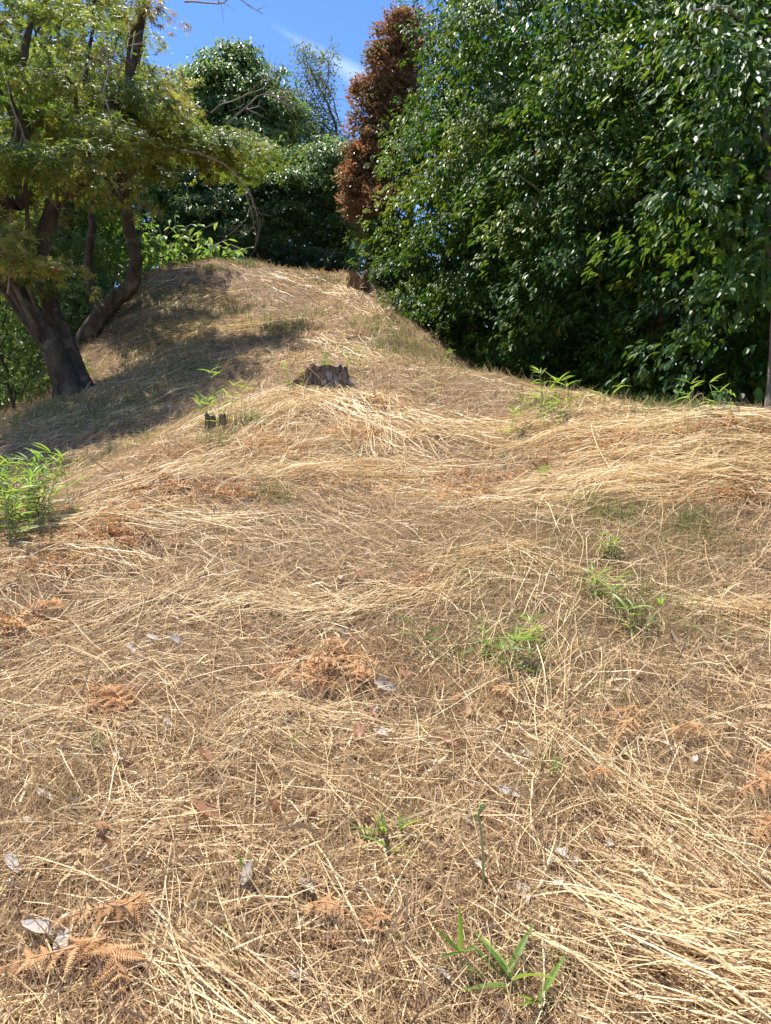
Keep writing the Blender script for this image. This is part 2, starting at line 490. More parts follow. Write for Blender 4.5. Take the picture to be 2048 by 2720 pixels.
def pad_leaves(c, o, L, Wd, n, thick, droop, leaf_droop, jit=0.35, flat=0.0, size=0.08):
    """leaves of one bough: a cushion reaching outwards from c along o, drooping at its rim"""
    up = np.array([0, 0, 1.0])
    t = nrm(np.cross(up, o)); oh = nrm(np.cross(t, up))
    ntip = max(4, n // 8)
    r = np.sqrt(rng.random(ntip)); a = rng.random(ntip) * 2 * np.pi
    ra = 1 + 0.22 * np.sin(a * 3 + rng.random() * 6) + 0.15 * np.sin(a * 5 + rng.random() * 6)      # uneven rim
    pa, pb = r * ra * np.cos(a), r * ra * np.sin(a)
    dz = -droop * (pa * 0.55 + 0.45 * (pa ** 2 + pb ** 2)) * L - thick * rng.random(ntip) ** 1.8 + rng.normal(size=ntip) * 0.025
    tip = c + oh * (pa * L)[:, None] + t * (pb * Wd)[:, None] + up * dz[:, None]
    k = rng.integers(0, ntip, n)                 # leaves sit in rosettes round the shoot tips
    pa, pb = pa[k], pb[k]
    sp = 0.45 * size
    P = tip[k] + sp * rng.normal(size=(n, 3)) * [1, 1, 0.8]
    D = oh * (0.55 * pa + 0.35)[:, None] + t * (0.8 * pb)[:, None] - up * (leaf_droop * (0.5 + 0.8 * rng.random(n)))[:, None] + jit * rng.normal(size=(n, 3))
    N = up * 0.9 + oh * (0.45 + 0.4 * pa)[:, None] * (1 - flat) + t * (0.35 * pb)[:, None] + jit * rng.normal(size=(n, 3))
    return P, D, N

def shell_points(ells, n, back=0.3):
    """points and outward normals on a union of ellipsoids, thinner on the side that looks away"""
    out = []
    area = np.array([(e[1][0] * e[1][1] + e[1][0] * e[1][2] + e[1][1] * e[1][2]) for e in ells]); area = area / area.sum()
    tries = 0
    while len(out) < n and tries < 60 * n:
        tries += 1
        k = rng.choice(len(ells), p=area); c, r = np.array(ells[k][0], float), np.array(ells[k][1], float)
        d = nrm(rng.normal(size=3)); q = c + d * r * rng.uniform(0.74, 1.10)
        nn = nrm(d / r)
        inside = False
        for j, e in enumerate(ells):
            if j != k and (((q - np.array(e[0])) / np.array(e[1])) ** 2).sum() < 0.66: inside = True
        if inside: continue
        tocam = nrm(np.array([0, 0, CAM_Z]) - q)
        if np.dot(nn, tocam) < -0.25 and rng.random() > back: continue
        out.append((q, nn))
    return out

def make_crown(ells, n_pads, per_pad, size, T, pad=(0.45, 0.75), thick=0.3, droop=0.45, leaf_droop=0.6, fill=0.12, back=0.3, flat=0.0,
               jit=0.35, keep=None, gap=None):
    Ps, Ds, Ns, Ss, Rs = [], [], [], [], []
    pads = shell_points(ells, n_pads, back)
    for q, nn in pads:
        if keep is not None and not keep(q): continue
        o = nn.copy(); o[2] = o[2] * 0.3; o = nrm(o + 0.25 * rng.normal(size=3)); o[2] = max(min(o[2], 0.5), -0.4)
        L = rng.uniform(*pad); Wd = L * rng.uniform(0.7, 1.15)
        n = int(per_pad * rng.uniform(0.6, 1.4) * (L / np.mean(pad)) ** 2)
        P, D, N = pad_leaves(q, o, L, Wd, n, thick * rng.uniform(0.6, 1.4), droop, leaf_droop, jit, flat, size)
        Ps.append(P); Ds.append(D); Ns.append(N)
        Ss.append(size * rng.uniform(0.65, 1.25, n)); Rs.append(np.clip(rng.normal(0.45 + 0.24 * rng.normal(), 0.2, n), 0, 0.985 + 0.015 * (rng.random() < 0.3)))
    tot = sum(len(x) for x in Ps)
    nf = int(tot * fill)
    if nf:
        vol = np.array([np.prod(e[1]) for e in ells]); vol = vol / vol.sum()
        ks = rng.choice(len(ells), nf, p=vol)
        C = np.array([e[0] for e in ells], float)[ks]; RR = np.array([e[1] for e in ells], float)[ks]
        P = C + nrm(rng.normal(size=(nf, 3))) * RR * rng.uniform(0.35, 0.9, nf)[:, None]
        Ps.append(P); Ds.append(rng.normal(size=(nf, 3)) - [0, 0, 0.4]); Ns.append(rng.normal(size=(nf, 3)) + [0, -0.5, 0.8])
        Ss.append(size * rng.uniform(0.9, 1.7, nf)); Rs.append(rng.random(nf) * 0.6)  # inner leaves kept to darker tones: shade inside the crown put into their colour
    P = np.concatenate(Ps); D = np.concatenate(Ds); N = np.concatenate(Ns); S = np.concatenate(Ss); Rn = np.concatenate(Rs)
    ok = P[:, 2] > H(P[:, 0], P[:, 1]) + 0.03
    if gap is not None: ok &= ~gap(P)
    return P[ok], D[ok], N[ok], S[ok], Rn[ok], [q for q, _ in pads]

def crown_object(root, base, arr, T, mat, name='crown'):
    P, D, N, S, Rn = arr[:5]
    V, F, k = leaf_arrays(P - base, D, N, S, T)
    me = tri_mesh(name, V, F, mat, np.repeat(Rn, k))
    return tag(link(name, me, root), kind='stuff')

LEAF_CACHE = {}
def leaf_variants(key, T, mat, n=5, smooth=False):
    if key not in LEAF_CACHE:
        out = []
        for i in range(n):
            tv = T[0].copy()
            tv[:, 2] *= rng.uniform(0.5, 1.6)
            out.append(tri_mesh('leaf', tv, T[1], mat, np.full(len(tv), (i + 0.5) / n), smooth))
        LEAF_CACHE[key] = out
    return LEAF_CACHE[key]
def leaf_objects(root, base, P, D, N, S, variants, name='leaf'):
    X, D, N = frames(D, N)
    for i in range(len(P)):
        o = bpy.data.objects.new(name, variants[int(rng.integers(len(variants)))])
        COL.objects.link(o); o.parent = root
        m = Matrix(((X[i][0], D[i][0], N[i][0], 0), (X[i][1], D[i][1], N[i][1], 0), (X[i][2], D[i][2], N[i][2], 0), (0, 0, 0, 1)))
        o.matrix_basis = Matrix.Translation(Vector(P[i] - base)) @ m @ Matrix.Scale(float(S[i]), 4)

def limbs_to(root, base, start, targets, mat, r0=0.05, name='limb', seg=6):
    """limbs that leave the trunk path 'start' and end in the given boughs"""
    for q in targets:
        k = int(np.clip(rng.normal(len(start) * 0.62, len(start) * 0.2), 5, len(start) - 1))
        while start[k][2] > q[2] - 0.1 and k > 5: k -= 1
        a = start[k][:3]; d = q - a
        mid = a + d * 0.5 + np.array([0, 0, 0.12 * np.linalg.norm(d)]) + rng.normal(size=3) * 0.10
        path = smooth_path([a, mid, q], 8, 0.02)
        b = Bag().tube(path, np.linspace(min(r0, start[k][3] * 0.7), 0.012, 8), seg, 0.05)
        link(name, b.mesh(name, mat, base), root)

# ------------------------------------------------------------------ trees on the right
def ground_at(x, y): return np.array([x, y, float(H(x, y))])

CAM_LABEL = [
    'glossy dark camellia nearest on the right with pale trunk at frame edge',
    'broad glossy camellia in the middle of the right hand thicket',
    'tall glossy camellia third from the right edge, behind the grassy crest',
    'farthest glossy camellia, leaning out over the hill beside the russet tree',
]
def camellia(i, x, y, ells, n_pads, per, trunk, gap=None):
    base = ground_at(x, y)
    root = thing('camellia_tree', base, CAM_LABEL[i], 'tree', 'camellia trees along the right side')
    arr = make_crown(ells, n_pads, int(per * 1.25), 0.090, T_BROAD, (0.45, 1.0), 0.36, 0.66, 0.62, 0.34, 0.22, 0.0, 0.26, None, gap)
    P, D, N, S, Rn, pads = arr
    # the 300 leaves that show largest become single leaf parts
    cd = np.linalg.norm(P - [0, 0, CAM_Z], axis=1)
    front = np.ones(len(P), bool)
    u = P[:, 0] / P[:, 1]
    front &= (np.abs(u) < 0.52)
    # coarse visibility: nearest leaf of each small angular cell
    cell = (np.floor(u * 110).astype(int) * 10007 + np.floor((P[:, 2] - CAM_Z) / P[:, 1] * 110).astype(int))
    order = np.argsort(cd); seen = set(); pick = []
    for j in order:
        if not front[j] or cell[j] in seen: continue
        seen.add(cell[j]); pick.append(j)
    pick = np.array(sorted(pick, key=lambda j: -S[j] / cd[j])[:300])
    rest = np.ones(len(P), bool); rest[pick] = False
    crown_object(root, base, (P[rest], D[rest], N[rest], S[rest], Rn[rest]), T_BROAD, M['camellia'])
    leaf_objects(root, base, P[pick], D[pick], N[pick], S[pick], leaf_variants('camellia', T_BROAD, M['camellia'], 6))
    tp = smooth_path([(*base - [0, 0, 0.15], trunk), (base[0] + 0.05, base[1], base[2] + 1.2, trunk * 0.85), (x + 0.1, y + 0.5, base[2] + 3.2, trunk * 0.55),
                      (x + 0.4, y + 0.9, base[2] + 5.2, trunk * 0.25)], 18, 0.015) if np.isscalar(trunk) else None
    tr = link('trunk', Bag().tube(tp[:, :3], tp[:, 3], 10, 0.05).mesh('trunk', M['bark_pale'], base), root)
    sel = [pads[int(k)] for k in rng.choice(len(pads), min(26, len(pads)), replace=False)]
    limbs_to(tr, base, tp, [q for q in sel if q[2] > base[2] + 3.6], M['bark_pale'], 0.035)
    return root
E = lambda u, v, D, rx, ry, rz: (tuple(at(u, v, D)), (rx, ry, rz))
camellia(0, 3.62, 7.0, [((5.5, 8.5, 4.4), (2.1, 1.9, 2.9)), ((6.0, 9.0, 1.9), (2.1, 1.5, 1.4)), ((4.9, 8.3, 6.2), (1.5, 1.3, 1.6)), E(1990, 330, 7.1, 0.85, 0.7, 1.3),
         E(2010, 640, 7.1, 0.75, 0.6, 0.8)], 135, 310, 0.10, lambda P: (P[:, 2] < 2.75) & (P[:, 1] < 7.4) & (P[:, 0] > 3.2))
camellia(1, 4.1, 11.2, [((4.2, 11.0, 5.0), (2.2, 2.2, 3.1)), ((4.6, 11.5, 1.9), (2.1, 1.6, 1.4)), ((3.4, 10.4, 6.6), (1.6, 1.5, 1.9))], 150, 300, 0.10)
camellia(2, 3.2, 13.9, [((3.3, 13.7, 6.0), (2.3, 2.2, 3.3)), ((3.3, 13.9, 2.6), (2.0, 1.6, 1.4)), ((2.6, 13.1, 8.2), (1.6, 1.4, 2.0))], 150, 280, 0.11)
camellia(3, 2.6, 16.9, [((3.0, 17.2, 6.8), (2.0, 2.0, 4.0)), E(1180, 640, 16.2, 1.1, 1.2, 1.4), E(1210, 180, 16.5, 0.9, 1.2, 2.0), E(1160, 420, 16.3, 0.8, 1.1, 1.4)], 150, 270, 0.11)

def simple_tree(name, label, group, base_xy, ells, n_pads, per, size, T, mat, bark, trunk, pad, thick=0.35, droop=0.4, leaf_droop=0.5, fill=0.12,
                n_limbs=12, back=0.3, flat=0.0, jit=0.4, path=None, cat='tree'):
    base = ground_at(*base_xy)
    root = thing(name, base, label, cat, group)
    arr = make_crown(ells, n_pads, per, size, T, pad, thick, droop, leaf_droop, fill, back, flat, jit)
    crown_object(root, base, arr, T, mat)
    pads = arr[5]
    if path is None:
        top = max(ells, key=lambda e: e[0][2] + e[1][2]); tz = top[0][2] + top[1][2] * 0.6
        path = [(*(base - [0, 0, 0.2]), trunk), (*(base + (np.array([top[0][0], top[0][1], tz]) - base) * 0.45 + [0.08, 0, 0]), trunk * 0.75),
                (top[0][0], top[0][1], tz, trunk * 0.2)]
    tp = smooth_path(path, 18, 0.015)
    tr = link('trunk', Bag().tube(tp[:, :3], tp[:, 3], 9, 0.05).mesh('trunk', bark, base), root)
    if pads and n_limbs:
        limbs_to(tr, base, tp, [pads[int(k)] for k in rng.choice(len(pads), min(n_limbs, len(pads)), replace=False)], bark, trunk * 0.5)
    return root, base, arr, tp

# russet leaved trees at the edge of the camellias
simple_tree('russet_tree', 'tall russet leaved tree rising against the sky left of the camellias', 'russet trees', (0.6, 19.4),
            [E(1075, 120, 19.2, 0.45, 0.6, 0.75), E(1040, 230, 19.2, 0.7, 0.8, 0.9), E(1020, 380, 19.2, 0.75, 0.8, 1.0)],
            90, 330, 0.10, T_KITE, M['red'], M['bark_dark'], 0.10, (0.25, 0.5), 0.35, 0.2, 0.0, 0.18)
simple_tree('russet_tree', 'short russet and green leaved tree above the top of the mown hill', 'russet trees', (-0.1, 18.9),
            [E(975, 445, 18.6, 0.5, 0.6, 0.55), E(1010, 540, 18.4, 0.5, 0.6, 0.55)],
            46, 330, 0.10, T_KITE, M['red'], M['bark_dark'], 0.07, (0.25, 0.45), 0.35, 0.2, 0.0, 0.18)
simple_tree('broadleaf_shrub', 'bright yellow green shrub at the hilltop edge under the russet trees', None, (0.1, 18.7),
            [E(1010, 620, 18.3, 0.45, 0.6, 0.5), E(1050, 690, 17.8, 0.5, 0.6, 0.4)],
            46, 300, 0.10, T_KITE, M['undergrowth'], M['bark_dark'], 0.05, (0.25, 0.45), 0.35, 0.4, 0.4, 0.15, cat='shrub')

# trees behind the hill top
simple_tree('evergreen_tree', 'tall rounded evergreen against the sky behind the hilltop', 'evergreen trees behind the hill', (-5.6, 25.0),
            [E(625, 225, 25, 1.15, 1.3, 1.1), E(660, 330, 25, 1.6, 1.6, 1.5), E(560, 300, 25.5, 1.4, 1.4, 1.4), E(620, 470, 25, 2.0, 1.6, 1.5)],
            130, 330, 0.17, T_KITE, M['evergreen'], M['bark_dark'], 0.20, (0.5, 0.95), 0.45, 0.5, 0.7, 0.2)
simple_tree('evergreen_tree', 'dark evergreen on the hilltop crest with sky glinting through below', 'evergreen trees behind the hill', (-1.6, 22.6),
            [E(880, 430, 22.5, 0.7, 0.8, 0.9), E(780, 450, 22.8, 0.6, 0.7, 0.7), E(850, 480, 22.5, 1.2, 1.2, 0.9), E(770, 540, 22.5, 1.1, 1.1, 0.9), E(920, 540, 22.5, 1.0, 1.0, 0.9), E(840, 600, 22.7, 1.5, 0.8, 0.7), E(850, 680, 22.7, 1.2, 0.6, 0.4)],
            110, 280, 0.13, T_KITE, M['evergreen'], M['bark_dark'], 0.12, (0.4, 0.8), 0.4, 0.4, 0.5, 0.10)
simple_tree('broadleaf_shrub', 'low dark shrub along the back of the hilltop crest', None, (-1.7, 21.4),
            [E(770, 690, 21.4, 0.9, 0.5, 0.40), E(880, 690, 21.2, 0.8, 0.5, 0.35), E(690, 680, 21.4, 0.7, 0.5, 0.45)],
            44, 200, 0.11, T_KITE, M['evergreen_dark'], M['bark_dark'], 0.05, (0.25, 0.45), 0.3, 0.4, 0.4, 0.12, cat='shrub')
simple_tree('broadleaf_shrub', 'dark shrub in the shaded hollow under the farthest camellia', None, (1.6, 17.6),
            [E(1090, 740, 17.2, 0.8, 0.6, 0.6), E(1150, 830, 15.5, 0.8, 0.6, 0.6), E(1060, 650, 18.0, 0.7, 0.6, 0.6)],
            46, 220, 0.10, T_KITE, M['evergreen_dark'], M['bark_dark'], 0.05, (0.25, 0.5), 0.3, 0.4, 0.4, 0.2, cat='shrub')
simple_tree('evergreen_tree', 'mid green bushy tree between the maples and the dark hilltop evergreen', 'evergreen trees behind the hill', (-3.6, 22.4),
            [E(700, 440, 22.6, 0.6, 0.8, 0.7), E(720, 500, 22.4, 1.1, 1.1, 1.0), E(640, 560, 22.2, 1.2, 1.0, 0.9), E(560, 470, 22.6, 1.2, 1.1, 1.0)],
            90, 300, 0.13, T_KITE, M['evergreen'], M['bark_dark'], 0.12, (0.4, 0.8), 0.4, 0.45, 0.5, 0.16)
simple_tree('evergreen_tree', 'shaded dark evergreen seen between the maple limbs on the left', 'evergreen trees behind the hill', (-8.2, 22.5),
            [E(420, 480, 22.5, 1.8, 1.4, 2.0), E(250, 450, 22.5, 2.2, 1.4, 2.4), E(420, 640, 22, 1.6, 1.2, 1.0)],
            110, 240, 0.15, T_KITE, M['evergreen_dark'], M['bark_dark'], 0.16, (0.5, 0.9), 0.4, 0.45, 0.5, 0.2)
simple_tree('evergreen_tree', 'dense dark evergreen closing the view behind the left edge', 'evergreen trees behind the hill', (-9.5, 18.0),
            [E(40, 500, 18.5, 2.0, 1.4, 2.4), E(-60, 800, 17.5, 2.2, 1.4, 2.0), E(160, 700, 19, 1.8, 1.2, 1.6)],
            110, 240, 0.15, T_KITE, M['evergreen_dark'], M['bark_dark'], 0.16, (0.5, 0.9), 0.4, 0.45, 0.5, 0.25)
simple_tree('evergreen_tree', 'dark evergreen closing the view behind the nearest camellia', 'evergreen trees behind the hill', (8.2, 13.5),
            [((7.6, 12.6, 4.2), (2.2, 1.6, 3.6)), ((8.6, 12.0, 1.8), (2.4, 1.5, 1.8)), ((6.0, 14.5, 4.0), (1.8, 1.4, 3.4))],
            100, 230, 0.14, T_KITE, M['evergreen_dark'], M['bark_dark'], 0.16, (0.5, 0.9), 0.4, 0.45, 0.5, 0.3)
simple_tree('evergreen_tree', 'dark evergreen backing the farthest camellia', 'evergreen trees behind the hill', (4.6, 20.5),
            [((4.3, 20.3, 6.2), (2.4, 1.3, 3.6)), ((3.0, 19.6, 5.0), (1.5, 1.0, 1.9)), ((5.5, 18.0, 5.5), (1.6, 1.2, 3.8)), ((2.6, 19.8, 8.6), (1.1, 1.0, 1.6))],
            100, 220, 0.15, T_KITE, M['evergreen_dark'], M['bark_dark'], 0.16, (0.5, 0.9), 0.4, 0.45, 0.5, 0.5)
# the slender see-through tree
def sparse_tree():
    base = ground_at(-1.2, 25.5)
    root = thing('slender_tree', base, 'slender see-through tree with thin leaning branches against the blue sky', 'tree')
    A = lambda u, v: at(u, v, 25.5)
    main = smooth_path([(*base, 0.08), (*A(905, 420), 0.05), (*A(880, 300), 0.036), (*A(845, 225), 0.024), (*A(805, 130), 0.012)], 22, 0.02)
    link('trunk', Bag().tube(main[:, :3], main[:, 3], 7, 0.03).mesh('trunk', M['bark_dark'], base), root)
    tips = []
    spec = [((900, 400), (830, 320), (770, 300)), ((880, 300), (820, 240), (795, 215)), ((890, 330), (860, 270), (868, 180)), ((905, 420), (820, 360), (760, 330)),
            ((845, 225), (830, 170), (800, 165)), ((905, 420), (880, 380), (820, 390)), ((860, 260), (850, 200), (850, 150)), ((905, 440), (830, 420), (770, 385)),
            ((885, 310), (845, 300), (800, 270)), ((895, 380), (840, 335), (800, 335))]
    Ps = []
    for s in spec:
        p = smooth_path([A(*q) + rng.normal(size=3) * 0.15 * (0, 1, 0)[1] for q in s], 10, 0.02)
        link('limb', Bag().tube(p, np.linspace(0.022, 0.008, 10), 5).mesh('limb', M['bark_dark'], base), root)
        for q in p[3:]:
            for k in range(3):
                e = q + rng.normal(size=3) * [0.28, 0.28, 0.24]
                tw = smooth_path([q, (q + e) / 2 + [0, 0, 0.05], e], 5)
                tips.append((tw, e)); Ps.append(e + rng.normal(size=(11, 3)) * 0.13)
    for q in main[10:, :3]:
        for k in range(4):
            e = q + rng.normal(size=3) * [0.3, 0.3, 0.3]; tips.append((np.array([q, (q + e) / 2, e]), e)); Ps.append(e + rng.normal(size=(10, 3)) * 0.12)
    b = Bag()
    for tw, e in tips: b.tube(tw, np.linspace(0.010, 0.004, len(tw)), 3)
    tag(link('twig', b.mesh('twig', M['bark_dark'], base), root), kind='stuff')
    P = np.concatenate(Ps); n = len(P)
    crown_object(root, base, (P, rng.normal(size=(n, 3)) + [0, 0, 0.3], rng.normal(size=(n, 3)) + [0, -0.4, 0.7], rng.uniform(0.08, 0.14, n), rng.random(n)), T_KITE, M['sparse'])
sparse_tree()
simple_tree('evergreen_tree', 'pale leaved small tree below the slender tree at the hilltop gap', 'evergreen trees behind the hill', (-1.9, 25.6),
            [E(800, 400, 25.6, 1.2, 0.9, 0.8), E(870, 400, 25.6, 1.1, 0.9, 0.7), E(780, 310, 25.6, 0.7, 0.7, 0.7)],
            40, 150, 0.12, T_KITE, M['sparse'], M['bark_dark'], 0.08, (0.4, 0.7), 0.4, 0.3, 0.2, 0.05)

# ------------------------------------------------------------------ maples on the left
def twig_tree(root, base, p0, d0, length, r, depth, mat, name='dead_branch'):
    b = Bag()
    def grow(p, d, L, rad, dep):
        n = max(4, int(L / 0.09)); pts_ = [p]
        for i in range(n):
            d = nrm(d + rng.normal(size=3) * 0.16); pts_.append(pts_[-1] + d * L / n)
        b.tube(np.array(pts_), np.linspace(rad, rad * 0.45, n + 1), 4)
        if dep > 0:
            for k in range(int(rng.integers(3, 6))):
                i = int(rng.integers(n // 3, n + 1)); dd = nrm(d + rng.normal(size=3) * 0.65)
                grow(pts_[i], dd, L * rng.uniform(0.35, 0.65), rad * 0.5, dep - 1)
    grow(np.asarray(p0, float), nrm(np.asarray(d0, float)), length, r, depth)
    return link(name, b.mesh(name, mat, base), root)

def path_px(rows):
    """trunk path from rows (u, v, distance, radius)"""
    return [(*at(u, v, D), r) for (u, v, D, r) in rows]

def maple(label, base_uv, base_D, trunks, ells, n_pads, per, size=0.062, dead=(), pad=(0.45, 0.85)):
    b0 = at(*base_uv, base_D); base = ground_at(b0[0], b0[1])
    root = thing('maple_tree', base, label, 'tree', 'maples on the left slope')
    arr = make_crown(ells, n_pads, per, size, T_STAR, pad, 0.20, 0.34, 0.35, 0.04, 0.6, 0.5, 0.34)
    crown_object(root, base, arr, T_STAR, M['maple'])
    pads = arr[5]
    tps_ = []; tobj = []
    for k, t in enumerate(trunks):
        tp = smooth_path(path_px(t), 26, 0.012); tps_.append(tp)
        to = link('trunk' if k == 0 else 'limb', Bag().tube(tp[:, :3], tp[:, 3], 22 if tp[0][3] > 0.09 else 10, 0.07 if tp[0][3] > 0.09 else 0.05).mesh('trunk', M['bark_maple'], base), root if k == 0 else tobj[0]); tobj.append(to)
    for q in [pads[int(k)] for k in rng.choice(len(pads), min(30, len(pads)), replace=False)]:
        j = int(np.argmin([np.linalg.norm(t[:, :3] - q, axis=1).min() for t in tps_]))
        limbs_to(tobj[0], base, tps_[j], [q], M['bark_maple'], 0.035, 'branch', 5)
    for (u, v, D, d, L, r) in dead:
        twig_tree(tobj[0], base, at(u, v, D), d, L, r, 2, M['twig'])
    return root, base
maple('big leaning maple with thick dark ridged trunk at the left edge', (185, 1050), 9.5,
      [[(190, 1075, 9.5, 0.22), (172, 1010, 9.5, 0.165), (118, 880, 9.55, 0.135), (50, 790, 9.6, 0.12), (-20, 690, 9.7, 0.11), (-60, 520, 9.8, 0.10), (-40, 300, 9.9, 0.08)],
       [(225, 1060, 9.75, 0.18), (180, 930, 9.85, 0.125), (125, 780, 10.0, 0.11), (115, 640, 10.1, 0.10), (160, 520, 10.2, 0.095), (245, 440, 10.3, 0.10), (255, 380, 10.4, 0.08), (300, 250, 10.5, 0.04)],
       [(-20, 560, 9.8, 0.12), (40, 520, 10.2, 0.13), (35, 440, 10.3, 0.12), (60, 330, 10.4, 0.10), (50, 200, 10.5, 0.07), (80, 60, 10.6, 0.04)],
       [(40, 545, 10.0, 0.10), (130, 470, 10.2, 0.085), (190, 400, 10.4, 0.06), (330, 250, 10.8, 0.05), (380, 40, 11.0, 0.05), (400, -30, 11, 0.04)]],
      [E(60, 60, 10.2, 1.5, 1.5, 0.9), E(230, 130, 10.6, 1.1, 1.4, 0.9), E(50, 330, 9.6, 1.2, 1.2, 0.7), E(150, 400, 9.3, 0.9, 0.9, 0.45), E(310, 60, 11.2, 0.8, 1.2, 0.6),
       E(30, 650, 8.9, 0.7, 0.7, 0.30), E(-200, 300, 10, 1.6, 2.0, 2.0), E(130, 640, 9.2, 0.4, 0.5, 0.15)],
      84, 400, 0.082, pad=(0.3, 0.75),
      dead=[(300, 310, 9.3, (-0.5, -0.3, 0.9), 0.9, 0.012), (210, 220, 9.4, (0.5, -0.2, 0.8), 0.8, 0.010), (20, 200, 9.0, (0.1, -0.1, -1), 1.0, 0.010),
            (490, 5, 10.5, (1, 0, -0.02), 1.1, 0.014), (20, 780, 8.7, (0.15, 0, 1), 0.6, 0.012)])
maple('slim maple with a bent forked trunk growing from the hillside', (235, 900), 12.8,
      [[(205, 960, 12.7, 0.19), (245, 870, 12.75, 0.15), (300, 800, 12.8, 0.14), (348, 755, 12.85, 0.125), (362, 700, 12.9, 0.105), (345, 620, 13.0, 0.095), (335, 540, 13.0, 0.095), (318, 490, 13.05, 0.075), (300, 420, 13.1, 0.05)],
       [(325, 520, 13.0, 0.085), (345, 450, 12.9, 0.07), (370, 405, 12.8, 0.05), (430, 330, 12.6, 0.03)],
       [(262, 850, 12.8, 0.10), (255, 800, 12.9, 0.085), (235, 720, 13.0, 0.075), (240, 620, 13.1, 0.06), (250, 520, 13.3, 0.04)]],
      [E(330, 280, 12.3, 0.7, 1.2, 0.5), E(480, 345, 12.5, 0.7, 1.0, 0.16), E(270, 350, 12.0, 0.9, 1.1, 0.5), E(560, 400, 12.8, 0.6, 0.9, 0.12), E(640, 395, 13.0, 0.4, 0.8, 0.10), E(420, 290, 12.6, 0.5, 0.9, 0.2)],
      54, 400, 0.082, pad=(0.3, 0.62),
      dead=[(600, 330, 11.8, (0.6, -0.2, 0.75), 1.3, 0.016), (480, 400, 11.8, (1, 0, 0.15), 1.6, 0.018), (560, 300, 12, (0.9, -0.3, 0.5), 1.0, 0.012), (360, 430, 12, (0.3, -0.2, -0.9), 0.8, 0.012),
            (380, 330, 11.5, (-0.6, 0, 0.4), 0.8, 0.014)])
maple('yellow green maple farther back, its crown shading the upper hillside', (150, 830), 15.5,
      [[(130, 800, 15.6, 0.2), (170, 600, 15.6, 0.16), (240, 430, 15.6, 0.13), (330, 250, 15.6, 0.09), (380, 120, 15.6, 0.05)],
       [(200, 520, 15.6, 0.1), (120, 380, 15.6, 0.09), (90, 200, 15.6, 0.05)]],
      [E(330, 240, 16.0, 0.8, 1.8, 0.7), E(290, 120, 16.0, 0.8, 1.9, 0.8), E(110, 180, 15.6, 1.7, 1.8, 1.2), E(230, 330, 15.6, 1.3, 1.6, 0.8), E(430, 230, 16.2, 0.4, 1.2, 0.3)],
      60, 400, 0.10, pad=(0.4, 0.85))

# ------------------------------------------------------------------ undergrowth behind the maples
def bush(name, label, u, v, D, ells, n, per, size, mat, group=None, T=T_KITE, **kw):
    b = at(u, v, D)
    return simple_tree(name, label, group, (b[0], b[1]), ells, n, per, size, T, mat, M['bark_dark'], 0.03, (0.25, 0.5), n_limbs=6, cat='shrub', **kw)
UG = 'shrubs behind the maples'
bush('undergrowth_shrub', 'dark leafy shrub behind the thick leaning maple trunk at left edge', 40, 1010, 11.2,
     [E(30, 960, 11.2, 0.9, 0.7, 0.55), E(-60, 860, 11.6, 0.9, 0.7, 0.7)], 40, 200, 0.07, M['undergrowth'], UG)
bush('undergrowth_shrub', 'low dark shrub below the lit brow at the far left edge', 30, 1040, 13.5,
     [E(20, 1000, 13.5, 1.3, 0.7, 0.6), E(-80, 1020, 12.8, 1.2, 0.7, 0.7)], 46, 220, 0.08, M['undergrowth'], UG)
bush('undergrowth_shrub', 'leafy green shrub filling the gap between the two maple trunks', 170, 880, 13.8,
     [E(170, 830, 13.8, 0.8, 0.7, 0.7), E(215, 720, 14.5, 0.8, 0.6, 0.8)], 50, 200, 0.07, M['undergrowth'], UG)
bush('undergrowth_shrub', 'bright green feathery shrub seen behind the slim maple trunk', 260, 760, 16.5,
     [E(260, 640, 16.5, 0.9, 0.7, 1.0), E(300, 540, 16.8, 0.8, 0.7, 0.8)], 50, 220, 0.08, M['lush'], UG)
bush('undergrowth_shrub', 'dense shaded shrub far behind the leaning maple at left edge', 60, 850, 15,
     [E(60, 780, 15, 1.4, 0.8, 1.2), E(40, 620, 15.5, 1.6, 0.8, 1.2)], 70, 200, 0.09, M['undergrowth'], UG)
bush('broadleaf_shrub', 'sunlit pale shrub at the left of the hilltop behind the leafy weeds', 560, 640, 21.2,
     [E(540, 600, 21.2, 1.1, 0.7, 0.9), E(640, 620, 21.4, 0.9, 0.7, 0.7), E(480, 540, 21.8, 0.9, 0.8, 0.9)], 70, 240, 0.10, M['evergreen'])

# tall broad-leaved weeds on the left brow of the hill
def weed(u, v, D, h, label):
    b = at(u, v, D); base = ground_at(b[0], b[1])
    root = thing('leafy_weed', base, label, 'plant', 'broad leaved weeds on the brow of the hill')
    P, Dr, N, S = [], [], [], []
    for s in range(7):
        d = nrm(np.array([rng.normal() * 0.25, rng.normal() * 0.25, 1.0])); hh = h * rng.uniform(0.65, 1.05)
        st = np.array([base + [rng.normal() * 0.12, rng.normal() * 0.12, -0.05] + d * hh * t + np.array([0.12 * t * t * rng.normal(), 0, 0]) for t in np.linspace(0, 1, 7)])
        link('stem', Bag().tube(st, np.linspace(0.014, 0.006, 7), 5).mesh('stem', M['stalk'], base), root)
        for t in np.linspace(0.25, 1, 10):
            q = base + (st[int(t * 6)] - base); a = rng.random() * 2 * np.pi
            P.append(q); Dr.append([math.cos(a), math.sin(a), -0.35 + 0.3 * rng.normal()]); N.append([0.2 * rng.normal(), -0.2, 1]); S.append(rng.uniform(0.16, 0.28))
    leaf_objects(root, base, np.array(P), np.array(Dr), np.array(N), np.array(S), leaf_variants('weed', T_BROAD, M['lush'], 5))
